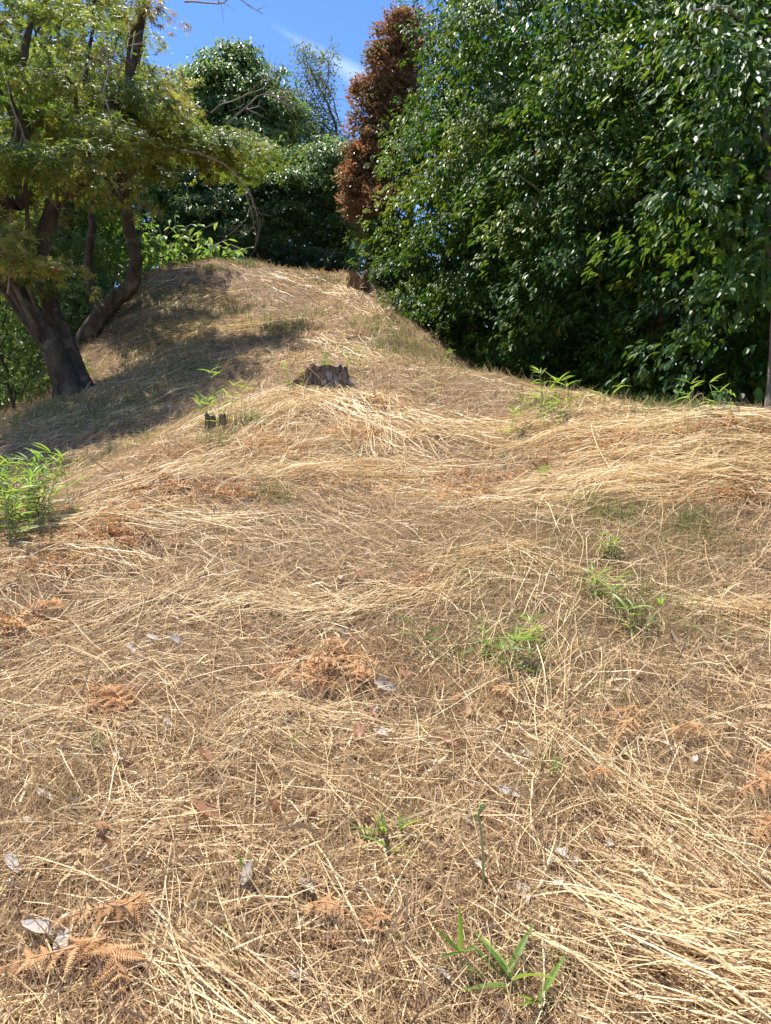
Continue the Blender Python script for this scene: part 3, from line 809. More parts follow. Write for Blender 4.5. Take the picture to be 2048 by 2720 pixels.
for (u, v, D, h, l) in ((395, 715, 17.6, 1.2, 'broad leaved green weed beside the slim maple trunk, leftmost on the brow'),
                        (450, 705, 18.2, 1.45, 'tall broad leaved green weed, second from the slim maple trunk'),
                        (505, 705, 18.7, 1.4, 'tall broad leaved green weed in the middle of the brow clump'),
                        (560, 705, 19.2, 1.0, 'broad leaved green weed right of the tall brow clump'),
                        (610, 710, 19.3, 0.7, 'low broad leaved green weed at the right end of the brow clump')):
    weed(u, v, D, h, l)

# ------------------------------------------------------------------ straw, litter, stubble and grass: uncountable
def polar(n, r0, r1, p=0.0):
    """positions on the ground, density falling with distance about as r^-2"""
    r = r0 * (r1 / r0) ** (rng.random(n)); a = rng.uniform(-0.62, 0.62, n)
    return r * np.sin(a) * 1.0, r * np.cos(a), r
def pol_keep(x, y):
    z = H(x, y)
    return (z > 0.0) & (y > 1.0)

def ribbons(x, y, ang, L, w, rnd, nseg, lift, bend, kink, tilt=0.5, hump=0.0, rise=0.0):
    """curved flat stems that lie on the ground"""
    n = len(x)
    s = np.linspace(-0.5, 0.5, nseg + 1)
    dirs = ang[:, None] + bend[:, None] * s[None] * 2 + np.where(s[None] > kink[:, None], 1, 0) * (rng.normal(size=n) * 0.25)[:, None]
    step = (L / nseg)[:, None]
    dx = np.cos(dirs) * step; dy = np.sin(dirs) * step
    X = x[:, None] + np.cumsum(dx, 1) - dx.sum(1, keepdims=True) / 2
    Y = y[:, None] + np.cumsum(dy, 1) - dy.sum(1, keepdims=True) / 2
    Z = H(X, Y) + lift[:, None] * (1 + 0.2 * rng.normal(size=X.shape)) + (hump if np.isscalar(hump) else hump[:, None]) * np.cos(s * np.pi)[None]
    Z = Z + (rng.normal(size=n) * tilt * 0.06)[:, None] * s[None] * np.minimum(L, 0.5)[:, None] * 2
    if rise: Z = Z + (rng.normal(size=n) * rise)[:, None] * s[None] * L[:, None] * 2
    Z = np.maximum(Z, H(X, Y) + 0.002)
    px, py = -np.sin(dirs), np.cos(dirs)
    ww = (w[:, None] * (1 - 0.65 * np.abs(s * 2) ** 3)[None]) / 2
    tz = (rng.normal(size=n) * tilt)[:, None] * ww
    A = np.stack([X - px * ww, Y - py * ww, Z - tz], 2); B = np.stack([X + px * ww, Y + py * ww, Z + tz], 2)
    V = np.stack([A, B], 2).reshape(n, -1, 3)
    k = 2 * (nseg + 1)
    f = []
    for i in range(nseg): f += [(2 * i, 2 * i + 1, 2 * i + 3), (2 * i, 2 * i + 3, 2 * i + 2)]
    F = np.array(f)[None] + (np.arange(n) * k)[:, None, None]
    return V.reshape(-1, 3), F.reshape(-1, 3), np.repeat(rnd, k)

def join(name, parts, mat, label):
    V = np.concatenate([p[0] for p in parts]); off = np.cumsum([0] + [len(p[0]) for p in parts[:-1]])
    F = np.concatenate([p[1] + o for p, o in zip(parts, off)]); r = np.concatenate([p[2] for p in parts])
    return tag(link(name, tri_mesh(name, V, F, mat, r)), label, name.replace('_', ' '), kind='stuff')

def wscale(r): return np.maximum(1.0, r / 4.0)

# fine broken litter
n = 210000
x, y, r = polar(n, 1.25, 21); ok = pol_keep(x, y); x, y, r = x[ok], y[ok], r[ok]; n = len(x)
flow = 2.4 * fbm(x * 0.5 + 3, y * 0.5, 2)
ang = flow + rng.normal(size=n) * 1.2
part1 = ribbons(x, y, ang, rng.uniform(0.03, 0.13, n) * wscale(r) ** 0.5, rng.uniform(0.0014, 0.0034, n) * wscale(r), np.clip(rng.beta(2, 2, n), 0, 1), 1,
                rng.uniform(0.003, 0.030, n) * wscale(r) ** 0.5, rng.normal(size=n) * 0.3, rng.uniform(-1, 1, n), 1.4, 0.0, 0.28)
n = 26000
x, y, r = polar(n, 1.25, 14); ok = pol_keep(x, y); x, y, r = x[ok], y[ok], r[ok]; n = len(x)
part2 = ribbons(x, y, rng.uniform(0, np.pi, n), rng.uniform(0.05, 0.17, n) * wscale(r) ** 0.5, rng.uniform(0.0018, 0.0042, n) * wscale(r), np.clip(rng.beta(2.6, 1.8, n), 0, 1), 2,
                rng.uniform(0.010, 0.045, n), rng.normal(size=n) * 0.6, rng.uniform(-1, 1, n), 1.2, 0.0, 0.35)
join('straw_litter', [part1, part2], M['litter'], 'fine brown broken straw litter covering the mown slope')

# long straws scattered everywhere, following a slowly turning direction
n = 9500
x, y, r = polar(n, 1.25, 21); ok = pol_keep(x, y); x, y, r = x[ok], y[ok], r[ok]; n = len(x)
flow = 3.2 * fbm(x * 0.35 + 40, y * 0.35 + 7, 2)
ang = flow + rng.normal(size=n) * 0.85
ang = np.where(rng.random(n) < 0.22, rng.uniform(0, np.pi, n), ang)
parts = [ribbons(x, y, ang, rng.uniform(0.12, 0.62, n) * np.clip(wscale(r), 1, 1.3), rng.uniform(0.0016, 0.0038, n) * wscale(r) ** 0.85, np.clip(rng.normal(0.62, 0.22, n), 0, 1), 6,
                 rng.uniform(0.008, 0.045, n), rng.normal(size=n) * 0.28, rng.uniform(-0.4, 0.9, n), 0.7)]
n = 9000
x, y, r = polar(n, 3.6, 15); ok = pol_keep(x, y); x, y, r = x[ok], y[ok], r[ok]; n = len(x)
ang = 2.6 * fbm(x * 0.5 + 12, y * 0.5 + 31, 2) + rng.normal(size=n) * 0.5
parts.append(ribbons(x, y, ang, rng.uniform(0.1, 0.45, n) * np.clip(wscale(r), 1, 1.3), rng.uniform(0.0014, 0.0032, n) * wscale(r) ** 0.85, np.clip(rng.normal(0.5, 0.25, n), 0, 1), 5,
                     rng.uniform(0.008, 0.05, n), rng.normal(size=n) * 0.4, rng.uniform(-0.4, 0.9, n), 0.7, 0.0, 0.05))
# combed swaths: (path in the photograph, number of straws, width in m, pile height)
SW = [
    ([(0, 1500), (160, 1470), (330, 1510)], 230, 0.22, 0.06), ([(120, 1425), (330, 1385), (600, 1405)], 300, 0.25, 0.07), ([(300, 1320), (480, 1255), (700, 1205)], 300, 0.25, 0.07),
    ([(700, 1275), (900, 1258), (1180, 1258)], 420, 0.22, 0.07), ([(0, 1420), (150, 1400), (300, 1360)], 120, 0.2, 0.06), ([(620, 1270), (760, 1200), (930, 1165)], 260, 0.3, 0.05),
    ([(560, 1125), (660, 1085), (790, 1055)], 420, 0.35, 0.06), ([(640, 1170), (740, 1110), (850, 1065)], 380, 0.35, 0.07), ([(830, 1060), (930, 1110), (1030, 1190)], 380, 0.35, 0.07),
    ([(930, 1050), (1050, 1110), (1200, 1150)], 420, 0.4, 0.06), ([(1100, 1130), (1300, 1160), (1480, 1130)], 420, 0.35, 0.05), ([(1400, 1150), (1500, 1110), (1600, 1075)], 260, 0.3, 0.06),
    ([(1400, 1190), (1650, 1150), (1950, 1130)], 480, 0.4, 0.08), ([(1650, 1120), (1850, 1130), (2060, 1085)], 420, 0.4, 0.09), ([(1420, 1310), (1650, 1285), (2060, 1290)], 520, 0.25, 0.10),
    ([(1500, 1350), (1750, 1310), (2060, 1250)], 360, 0.25, 0.08), ([(1560, 1235), (1760, 1215), (2060, 1200)], 360, 0.3, 0.08), ([(1480, 1060), (1560, 1080), (1760, 1115)], 300, 0.35, 0.06),
    ([(1170, 1520), (1290, 1480), (1420, 1500)], 160, 0.14, 0.06), ([(1230, 1540), (1080, 1600), (820, 1640)], 240, 0.16, 0.05), ([(860, 1620), (700, 1600), (520, 1640)], 160, 0.2, 0.04),
    ([(1860, 1625), (1960, 1640), (2070, 1660)], 150, 0.14, 0.06), ([(1700, 2480), (1880, 2560), (2080, 2600)], 260, 0.24, 0.08), ([(1600, 2560), (1820, 2660), (2080, 2720)], 260, 0.24, 0.09),
    ([(1800, 2280), (1950, 2400), (2070, 2460)], 130, 0.2, 0.05), ([(480, 2600), (600, 2690), (720, 2780)], 120, 0.14, 0.06), ([(280, 2250), (500, 2250), (720, 2240)], 90, 0.12, 0.03),
    ([(640, 1980), (780, 1920), (900, 1960)], 110, 0.15, 0.04), ([(0, 1960), (160, 1930), (330, 1960)], 120, 0.2, 0.04), ([(60, 1720), (300, 1660), (520, 1560)], 140, 0.25, 0.04),
    ([(0, 1840), (200, 1780), (430, 1800)], 110, 0.2, 0.04), ([(1000, 1320), (1200, 1330), (1400, 1350)], 160, 0.25, 0.04), ([(0, 2400), (120, 2320), (330, 2290)], 70, 0.15, 0.03),
    ([(1560, 2090), (1760, 2200), (1980, 2330)], 110, 0.12, 0.05), ([(1400, 1950), (1560, 2030), (1700, 2160)], 60, 0.1, 0.04), ([(700, 1960), (900, 2000), (1180, 2010)], 70, 0.2, 0.03),
    ([(420, 2420), (700, 2380), (980, 2330)], 60, 0.16, 0.03),
    # shaded left slope, hay combed downhill
    ([(690, 930), (560, 960), (420, 1010)], 300, 0.6, 0.06), ([(560, 900), (440, 950), (330, 1020)], 300, 0.6, 0.06), ([(480, 1050), (330, 1110), (160, 1170)], 260, 0.5, 0.06),
    ([(330, 1010), (220, 1090), (60, 1140)], 260, 0.5, 0.06), ([(700, 870), (560, 870), (420, 900)], 260, 0.6, 0.06), ([(430, 1160), (280, 1200), (150, 1260)], 220, 0.4, 0.05),
    ([(620, 800), (520, 800), (400, 840)], 220, 0.7, 0.08), ([(800, 900), (900, 930), (1020, 960)], 300, 0.6, 0.05), ([(760, 960), (880, 940), (1000, 960)], 300, 0.4, 0.05),
    ([(500, 740), (420, 760), (340, 800)], 220, 0.6, 0.08), ([(700, 730), (800, 760), (900, 780)], 200, 0.7, 0.05), ([(900, 760), (960, 810), (1010, 870)], 220, 0.6, 0.05),
]
for path, cnt, wid, pile in SW:
    g = np.array([G(*q)[:2] for q in path])
    t = rng.random(cnt) * 1.1 - 0.05
    q = (1 - t)[:, None] ** 2 * g[0] + (2 * t * (1 - t))[:, None] * (2 * g[1] - 0.5 * (g[0] + g[2])) + (t ** 2)[:, None] * g[2]
    dq = 2 * (1 - t)[:, None] * ((2 * g[1] - 0.5 * (g[0] + g[2])) - g[0]) + 2 * t[:, None] * (g[2] - (2 * g[1] - 0.5 * (g[0] + g[2])))
    a = np.arctan2(dq[:, 1], dq[:, 0])
    off = rng.normal(size=cnt) * wid * 0.5
    x = q[:, 0] - np.sin(a) * off; y = q[:, 1] + np.cos(a) * off
    rr = np.hypot(x, y); lift = pile * np.exp(-(off / wid) ** 2 * 2) * rng.random(cnt) + 0.006
    # curvature along the swath
    parts.append(ribbons(x, y, a + rng.normal(size=cnt) * 0.26, rng.uniform(0.25, 0.75, cnt) * np.clip(wscale(rr), 1, 1.5), rng.uniform(0.0018, 0.0040, cnt) * wscale(rr) ** 0.85,
                         np.clip(rng.normal(0.72, 0.18, cnt), 0, 1), 6, lift, rng.normal(size=cnt) * 0.2, rng.uniform(-0.4, 0.9, cnt), 0.7))
# broad dry blades among the straw close by
n = 1400
x, y, r = polar(n, 1.25, 7); ang = rng.uniform(0, np.pi, n)
parts.append(ribbons(x, y, ang, rng.uniform(0.05, 0.2, n), rng.uniform(0.004, 0.0075, n), np.clip(rng.normal(0.75, 0.2, n), 0, 1), 5, rng.uniform(0.01, 0.035, n), rng.normal(size=n) * 0.4,
                     rng.uniform(-0.4, 0.9, n), 0.9))
join('dry_straw', parts, M['straw'], 'long pale straws lying in combed swaths over the slope')

def blades(x, y, h, w, rnd, lean=0.35, seg=3):
    """upright blades of grass"""
    n = len(x); z = H(x, y)
    a = rng.uniform(0, 2 * np.pi, n); ln = np.abs(rng.normal(size=n)) * lean
    f = rng.uniform(0, np.pi, n)
    V = np.zeros((n, 2 * seg + 1, 3))
    for i in range(seg + 1):
        t = i / seg
        cx_ = x + np.cos(a) * ln * h * t * t; cy_ = y + np.sin(a) * ln * h * t * t; cz = z - 0.005 + h * t * (1 - 0.25 * ln * t)
        ww = w * (1 - t ** 1.5) / 2
        if i < seg:
            V[:, 2 * i] = np.stack([cx_ - np.cos(f) * ww, cy_ - np.sin(f) * ww, cz], 1); V[:, 2 * i + 1] = np.stack([cx_ + np.cos(f) * ww, cy_ + np.sin(f) * ww, cz], 1)
        else: V[:, 2 * i] = np.stack([cx_, cy_, cz], 1)
    ff = []
    for i in range(seg - 1): ff += [(2 * i, 2 * i + 1, 2 * i + 3), (2 * i, 2 * i + 3, 2 * i + 2)]
    ff.append((2 * seg - 2, 2 * seg - 1, 2 * seg))
    k = 2 * seg + 1
    F = np.array(ff)[None] + (np.arange(n) * k)[:, None, None]
    return V.reshape(-1, 3), F.reshape(-1, 3), np.repeat(rnd, k)

def patch(u, v, n, ru, rv):
    """n positions in an elliptical patch of ground given by its pixels"""
    c = G(u, v)[:2]; e = abs(G(u + ru, v)[0] - c[0]) + 1e-3; f = abs(G(u, v - rv)[1] - G(u, v + rv)[1]) / 2 + 1e-3
    q = rng.normal(size=(n, 2)) * 0.6
    return c[0] + q[:, 0] * e, c[1] + q[:, 1] * min(f, 1.5)

# standing dry stubble
bl = []
n = 16000
x, y, r = polar(n, 1.3, 16); k = (fbm(x * 0.8 + 5, y * 0.8 + 2, 2) > 0.0) & pol_keep(x, y); x, y, r = x[k], y[k], r[k]
bl.append(blades(x, y, rng.uniform(0.02, 0.07, len(x)) * wscale(r) ** 0.4, rng.uniform(0.0015, 0.003, len(x)) * wscale(r), np.clip(rng.beta(2, 2, len(x)), 0, 1), 0.5, 2))
for (u, v, cnt, ru, rv) in ((1560, 1500, 1500, 300, 110), (1400, 1440, 900, 140, 80), (1750, 1700, 900, 250, 120), (1240, 1850, 500, 180, 100), (1480, 2140, 400, 120, 70), (1900, 1420, 700, 150, 100),
                            (1150, 1450, 500, 120, 60), (1000, 2160, 250, 90, 60), (150, 2160, 250, 90, 60), (1850, 2150, 400, 150, 90), (1080, 1720, 400, 100, 80)):
    x, y = patch(u, v, cnt, ru, rv); r = np.hypot(x, y)
    bl.append(blades(x, y, rng.uniform(0.04, 0.15, cnt), rng.uniform(0.0016, 0.003, cnt) * wscale(r), np.clip(rng.beta(2, 1.6, cnt), 0, 1), 0.3, 2))
join('dry_stubble', bl, M['stubble'], 'short dry upright grass stubble between the straws')

# short green grass
bl = []
GP = [(1560, 1480, 900, 260, 90), (1750, 1620, 700, 220, 110), (1400, 1720, 500, 160, 90), (1850, 1450, 500, 150, 70), (1300, 1560, 350, 150, 60), (1650, 1900, 250, 200, 90), (1250, 1000, 900, 140, 25), (1350, 1030, 500, 120, 20), (1150, 960, 600, 90, 30), (1800, 1105, 1500, 180, 16), (1950, 1100, 600, 100, 14), (1480, 1080, 300, 80, 15), (1060, 930, 400, 70, 30),
      (770, 885, 350, 60, 15), (700, 870, 250, 60, 15), (1000, 870, 500, 80, 25), (820, 840, 250, 60, 15), (560, 715, 200, 60, 8), (740, 708, 500, 60, 6), (830, 712, 400, 60, 6), (920, 716, 500, 60, 8),
      (650, 705, 300, 50, 5), (880, 750, 300, 80, 15), (1640, 1380, 500, 90, 25), (1560, 1340, 250, 60, 20), (1830, 1400, 300, 60, 25), (1350, 1750, 260, 60, 50), (1200, 1760, 160, 60, 40), (1690, 1640, 220, 50, 50),
      (1700, 1590, 160, 40, 30), (1280, 1690, 140, 50, 40), (260, 2010, 50, 20, 12), (1660, 2030, 40, 20, 14), (1440, 2050, 60, 30, 20), (1060, 2260, 30, 40, 20), (740, 1330, 150, 50, 20), (700, 1310, 120, 40, 20),
      (560, 810, 500, 130, 40), (470, 880, 500, 120, 40), (360, 960, 500, 120, 40), (520, 990, 500, 100, 30), (380, 1060, 350, 100, 30), (250, 1130, 400, 120, 30), (310, 1210, 300, 70, 20), (120, 1110, 500, 100, 25),
      (640, 830, 300, 80, 30), (420, 790, 400, 90, 30), (660, 1130, 250, 40, 20), (580, 1180, 250, 50, 20), (30, 1130, 300, 60, 30), (1480, 2600, 60, 40, 30), (600, 2580, 40, 30, 30)]
for (u, v, cnt, ru, rv) in GP:
    x, y = patch(u, v, cnt, ru, rv); r = np.hypot(x, y)
    bl.append(blades(x, y, rng.uniform(0.03, 0.12, cnt) * np.clip(wscale(r), 1, 1.8), rng.uniform(0.002, 0.005, cnt) * wscale(r), rng.random(cnt), 0.6, 3))
join('green_grass', bl, M['grass'], 'sparse short green grass regrowing through the mown straw')

# ------------------------------------------------------------------ dead bracken
def pinna_mesh(name, npair, curl, mat, seed):
    """one side leaflet of a bracken frond, a comb of small lobes"""
    g = np.random.default_rng(seed)
    V = []; F = []
    for i in range(npair):
        t = (i + 0.5) / npair; ln = 0.20 * (1 - t ** 1.4) + 0.03; w = 0.42 / npair
        yy = t; zz = -curl * t * t
        for s in (-1, 1):
            b = len(V); jz = g.normal() * 0.02 - 0.05
            V += [(0, yy - w, zz), (s * ln * 0.6, yy - w * 0.6 + 0.02, zz + jz * 0.6 + 0.02), (s * ln, yy + 0.05, zz + jz), (s * ln * 0.6, yy + w * 0.8 + 0.02, zz + jz * 0.6 + 0.02), (0, yy + w, zz)]
            f = [(b, b + 1, b + 3), (b, b + 3, b + 4), (b + 1, b + 2, b + 3)]
            F += f if s > 0 else [(q[0], q[2], q[1]) for q in f]
    b = len(V)
    V += [(-0.008, 0, 0.003), (0.008, 0, 0.003), (0, 1, -curl + 0.003)]; F.append((b, b + 1, b + 2))
    return tri_mesh(name, np.array(V), np.array(F), mat, np.full(len(V), g.uniform(0.2, 0.9)))
PINNA = [pinna_mesh('pinna', 13, c, M['fern'], i) for i, c in enumerate((0.05, 0.15, 0.28, 0.4, 0.1))]

def bracken(label, pix, npin, plen, lift=0.075, thick=0.0035, droop=0.3, sides=(-1, 1)):
    """a dead frond: rachis through the given pixels, pinnae on its sides"""
    g = np.array([G(*q) for q in pix]); base = g[0].copy()
    root = thing('dead_bracken_frond', base, label, 'fern frond', 'dead bracken fronds on the straw')
    path = smooth_path(g, 14); path[:, 2] = H(path[:, 0], path[:, 1]) + lift * (0.6 + 0.4 * np.sin(np.linspace(0, np.pi, 14)))
    link('rachis', Bag().tube(path, np.linspace(thick, thick * 0.3, 14), 5, r=0.8).mesh('rachis', M['fern'], base), root)
    Tn = nrm(np.gradient(path, axis=0))
    for i in range(npin):
        t = (i + 0.6) / npin; k = t * 13; a = int(k); q = path[a] * (1 - (k - a)) + path[min(a + 1, 13)] * (k - a)
        for s in sides:
            up = np.array([0, 0, 1.0]); side = nrm(np.cross(Tn[a], up)) * s
            d = nrm(side + Tn[a] * 0.55 + up * rng.normal(-0.12, 0.18) + rng.normal(size=3) * 0.15)
            nn = nrm(up + rng.normal(size=3) * 0.35)
            x_, d_, n_ = frames(d[None], nn[None]); x_, d_, n_ = x_[0], d_[0], n_[0]
            L = plen * (1 - 0.75 * t ** 1.3) * rng.uniform(0.8, 1.15)
            o = link('pinna', PINNA[int(rng.integers(5))], root)
            o.matrix_basis = Matrix.Translation(Vector(q - base)) @ Matrix(((x_[0], d_[0], n_[0], 0), (x_[1], d_[1], n_[1], 0), (x_[2], d_[2], n_[2], 0), (0, 0, 0, 1))) @ Matrix.Scale(float(L), 4)
    return root
for a in [
    ('large dead bracken frond spread across the bottom left corner', [(300, 2540), (200, 2600), (60, 2640), (-60, 2660)], 11, 0.085),
    ('dead bracken frond with stiff stalk, upper of the bottom left pair', [(385, 2420), (330, 2480), (240, 2500), (120, 2505)], 10, 0.07),
    ('dead bracken frond drooping at the bottom edge right of the corner frond', [(290, 2570), (310, 2640), (330, 2730)], 8, 0.085),
    ('small orange bracken frond lying alone below the fiddlehead on its left', [(820, 2450), (880, 2480), (950, 2495)], 8, 0.05),
    ('broken orange bracken scrap right beside the small orange frond', [(985, 2530), (1000, 2500), (1010, 2470)], 6, 0.045),
    ('dead bracken frond left of the brown curled frond, upper right of the foreground', [(1700, 1910), (1650, 1950), (1560, 1930)], 8, 0.065),
    ('hanging dead bracken frond pointing down to the left in the right foreground', [(1690, 1940), (1660, 1990), (1600, 2060)], 9, 0.06),
    ('brown curled bracken frond, fan shaped, right foreground', [(1770, 1995), (1830, 1980), (1880, 2000)], 9, 0.06),
    ('small orange bracken tip below the hanging frond in the right foreground', [(1560, 2100), (1600, 2110), (1640, 2100)], 6, 0.05),
    ('tan bracken frond cut off by the right frame edge, upper one', [(2080, 2055), (2040, 2070), (2005, 2100)], 7, 0.06),
    ('tan bracken frond with deep comb at the right frame edge, middle one', [(2090, 2130), (2020, 2140), (1950, 2165)], 9, 0.075),
    ('dark tan bracken frond at the right frame edge, lowest one', [(2090, 2240), (2040, 2260), (2005, 2300)], 7, 0.07),
    ('orange bracken frond in the pile left of the five leaved plant', [(990, 1830), (900, 1800), (800, 1830)], 10, 0.09),
    ('upright orange bracken frond at the back of the central pile', [(930, 1790), (900, 1750), (880, 1720)], 8, 0.08),
    ('orange bracken frond at the front left of the central pile', [(900, 1850), (800, 1850), (730, 1830)], 9, 0.08),
    ('dangling bracken frond at the right end of the central pile', [(950, 1800), (950, 1840), (940, 1870)], 7, 0.06),
    ('dead bracken frond alone in the left middle distance, small fan', [(340, 1910), (290, 1880), (230, 1870)], 9, 0.085),
    ('lower dead bracken frond of the small left fan', [(330, 1920), (280, 1910), (220, 1920)], 8, 0.075),
    ('red brown bracken frond lying by the left frame edge', [(170, 1640), (120, 1640), (50, 1655)], 9, 0.10),
    ('bracken frond tip right of centre near the tall green grass', [(1310, 1860), (1340, 1880), (1380, 1900)], 7, 0.06),
]:
    bracken(*a)

# crushed bracken heaps farther up
def pinna_template(): 
    V = [(0, 0, 0), (0, 1, -0.2)]; F = []
    for i in range(5):
        t = (i + 0.3) / 5; ln = 0.19 * (1 - t ** 1.5) + 0.03
        for s in (-1, 1):
            b = len(V); V += [(0, t, -0.2 * t * t), (s * ln, t + 0.07, -0.2 * t * t - 0.03), (0, t + 0.14, -0.2 * (t + .14) ** 2)]; F.append((b, b + 1, b + 2))
    return np.array(V), np.array(F)
TP = pinna_template()
BP = [(120, 1440, 260, 150, 20), (300, 1440, 160, 70, 14), (420, 1300, 200, 90, 20), (250, 1370, 140, 90, 18), (120, 1520, 130, 90, 25), (860, 1780, 130, 90, 40), (1240, 1290, 120, 100, 18),
      (1600, 1200, 160, 100, 25), (960, 1160, 90, 60, 20), (1950, 1320, 110, 80, 18), (60, 1680, 90, 70, 25), (280, 1880, 60, 50, 25), (700, 1190, 90, 70, 20), (1000, 1090, 80, 80, 15), (1240, 1330, 80, 60, 14),
      (900, 1290, 80, 80, 14), (640, 1320, 90, 70, 16), (470, 1215, 120, 70, 20), (1130, 1560, 40, 40, 16), (1930, 1150, 120, 80, 20), (440, 725, 260, 90, 12), (300, 790, 160, 50, 20), (860, 728, 100, 60, 6)]
parts = []
for (u, v, cnt, ru, rv) in BP:
    x, y = patch(u, v, cnt, ru * 1.5, rv * 1.5); r = np.hypot(x, y)
    P = np.stack([x, y, H(x, y) + rng.uniform(0.008, 0.06, cnt)], 1)
    V, F, k = leaf_arrays(P, rng.normal(size=(cnt, 3)) * [1, 1, 0.25], rng.normal(size=(cnt, 3)) * 0.45 + [0, 0, 1], rng.uniform(0.05, 0.11, cnt) * np.clip(wscale(r), 1, 1.7), TP)
    parts.append((V, F, np.repeat(rng.random(cnt), k)))
join('bracken_litter', parts, M['fern'], 'crushed rusty bracken scraps heaped in the straw')

# ------------------------------------------------------------------ fallen leaves
def dead_leaf_mesh(i, mat, wide, curl):
    n = 7; V = []; F = []
    g = np.random.default_rng(100 + i)
    for k in range(n):
        t = k / (n - 1); w = wide * math.sin(math.pi * min(1, t * 0.96 + 0.03)) ** 0.75 * (1 + 0.12 * g.normal())
        z = curl * 0.35 * (t - 0.4) ** 2
        V += [(-w, t, z + curl * w * 0.9 + 0.02 * g.normal()), (0, t, z), (w, t, z + curl * w * (0.9 + 0.4 * g.normal()))]
    for k in range(n - 1):
        b = 3 * k
        F += [(b, b + 1, b + 4), (b, b + 4, b + 3), (b + 1, b + 2, b + 5), (b + 1, b + 5, b + 4)]
    b = len(V); V += [(-0.012, 0, 0), (0.012, 0, 0), (0, -0.18, 0.02)]; F.append((b, b + 2, b + 1))
    return tri_mesh('fallen_leaf', np.array(V), np.array(F), mat, np.full(len(V), g.random()), True)
BROWN = [dead_leaf_mesh(i, M['deadleaf'], w, c) for i, (w, c) in enumerate(((.2, .5), (.24, .9), (.17, -.6), (.22, 1.2), (.26, .3), (.19, -1.0)))]
GREY = [dead_leaf_mesh(20 + i, M['greyleaf'], w, c) for i, (w, c) in enumerate(((.2, .4), (.24, .7), (.18, -.5), (.22, .9)))]
def fallen(u, v, L, a, ms, label, group, k=None, tilt=0.25):
    p = G(u, v)
    o = link('fallen_leaf', ms[(k if k is not None else int(rng.integers(len(ms)))) % len(ms)])
    o.location = (p[0], p[1], p[2] + 0.034)
    o.rotation_euler = (rng.normal() * tilt + 0.12, rng.normal() * tilt, a)
    o.scale = (L, L, L)
    tag(o, label, 'leaf', group)
GB, GG = 'fallen brown leaves on the straw', 'bleached grey fallen leaves on the straw'
for (u, v, L, a, l, k) in [
    (870, 2395, .095, 0.3, 'long brown fallen leaf with bitten edge, lower centre', 0), (390, 2370, .055, 1.0, 'round orange brown fallen leaf in lower left straw', 4),
    (910, 2560, .08, 0.9, 'tan fallen leaf below the small orange bracken frond', 1), (1015, 2240, .075, 1.4, 'broad dusky brown leaf by the green blades left of the fiddlehead', 4),
    (1000, 1945, .06, 0.1, 'light orange fallen leaf standing upright above centre foreground', 2), (955, 1990, .075, 0.1, 'pale tan folded leaf right under the upright orange leaf', 1),
    (1510, 2035, .05, 0.6, 'small red brown leaf left of the hanging bracken', 0), (1600, 2260, .055, -0.2, 'dark brown leaf in the straw of the right foreground', 3),
    (1710, 2290, .06, 1.5, 'narrow brown curled leaf right of the dark brown leaf', 2), (1880, 2315, .06, 1.0, 'rolled brown leaf beside the bottom right straw swath', 5),
    (2035, 2670, .06, 1.3, 'shiny dark brown leaf in the bottom right corner', 3), (1510, 2340, .06, 1.2, 'brown leaf half hidden in straw below the fiddlehead on its right', 0),
    (560, 2060, .075, 1.2, 'tan and brown leaf lying across the left centre foreground', 1), (315, 1960, .05, 0.5, 'brown leaf below the small left bracken fan', 0),
    (580, 2200, .08, 1.3, 'split brown leaf pair on the left centre straw', 4), (290, 2190, .075, 0.8, 'dull brown leaf with dark stain, left foreground', 4),
    (300, 2225, .06, 2.3, 'dark red brown leaf under the stained leaf, left foreground', 5), (410, 2475, .05, 0.0, 'brown leaf right of the stiff bracken stalk', 0),
    (1085, 1510, .09, -0.4, 'large brown leaf standing in straw, middle distance', 2), (910, 1530, .08, 0.2, 'pair of brown leaves left of the large standing leaf', 0),
    (960, 1555, .06, 1.0, 'small brown curled leaf in the middle distance', 1), (1120, 1455, .08, -0.6, 'tan leaf above the large standing leaf', 2),
    (125, 1665, .09, 1.2, 'chocolate brown oak leaf near the left frame edge', 3), (365, 1545, .08, 1.0, 'brown leaf where the left straw swaths cross', 4),
    (610, 1465, .08, 0.4, 'reddish leaf on bare litter in the left middle distance', 0), (190, 1595, .08, 1.1, 'pale brown leaf near the left frame edge, upper one', 4),
    (1700, 1820, .06, 0.1, 'tan leaf standing in the dry stubble on the right', 2), (1800, 1730, .06, 0.3, 'small tan leaf in stubble on the far right', 0),
    (1360, 1945, .07, 1.4, 'dark curled leaf under the straws right of centre', 3), (1240, 1930, .07, 0.2, 'brown leaf near the tall thin grass right of centre', 0),
    (1215, 2010, .06, 0.8, 'brown leaf above the fiddlehead on its left', 1), (785, 2205, .07, 0.0, 'narrow brown leaf standing in straw left of centre', 2),
    (1320, 2385, .06, 1.0, 'brown curled leaf at the foot of the fiddlehead', 3), (980, 2180, .05, 0.2, 'narrow russet leaf left of the fiddlehead', 2),
    (1440, 1265, .09, 1.2, 'brown curled leaf in the right middle distance', 3), (1090, 1825, .06, 0.8, 'small orange leaf below the five leaved plant', 4),
]:
    fallen(u, v, L, a, BROWN, l, GB, k)
for i in range(26):
    fallen(rng.uniform(60, 2000), rng.uniform(1480, 2690), rng.uniform(.035, .06), rng.uniform(0, 6.28), BROWN, 'small brown leaf fragment half buried in the straw', 'brown leaf fragments in the straw', None, 0.5)
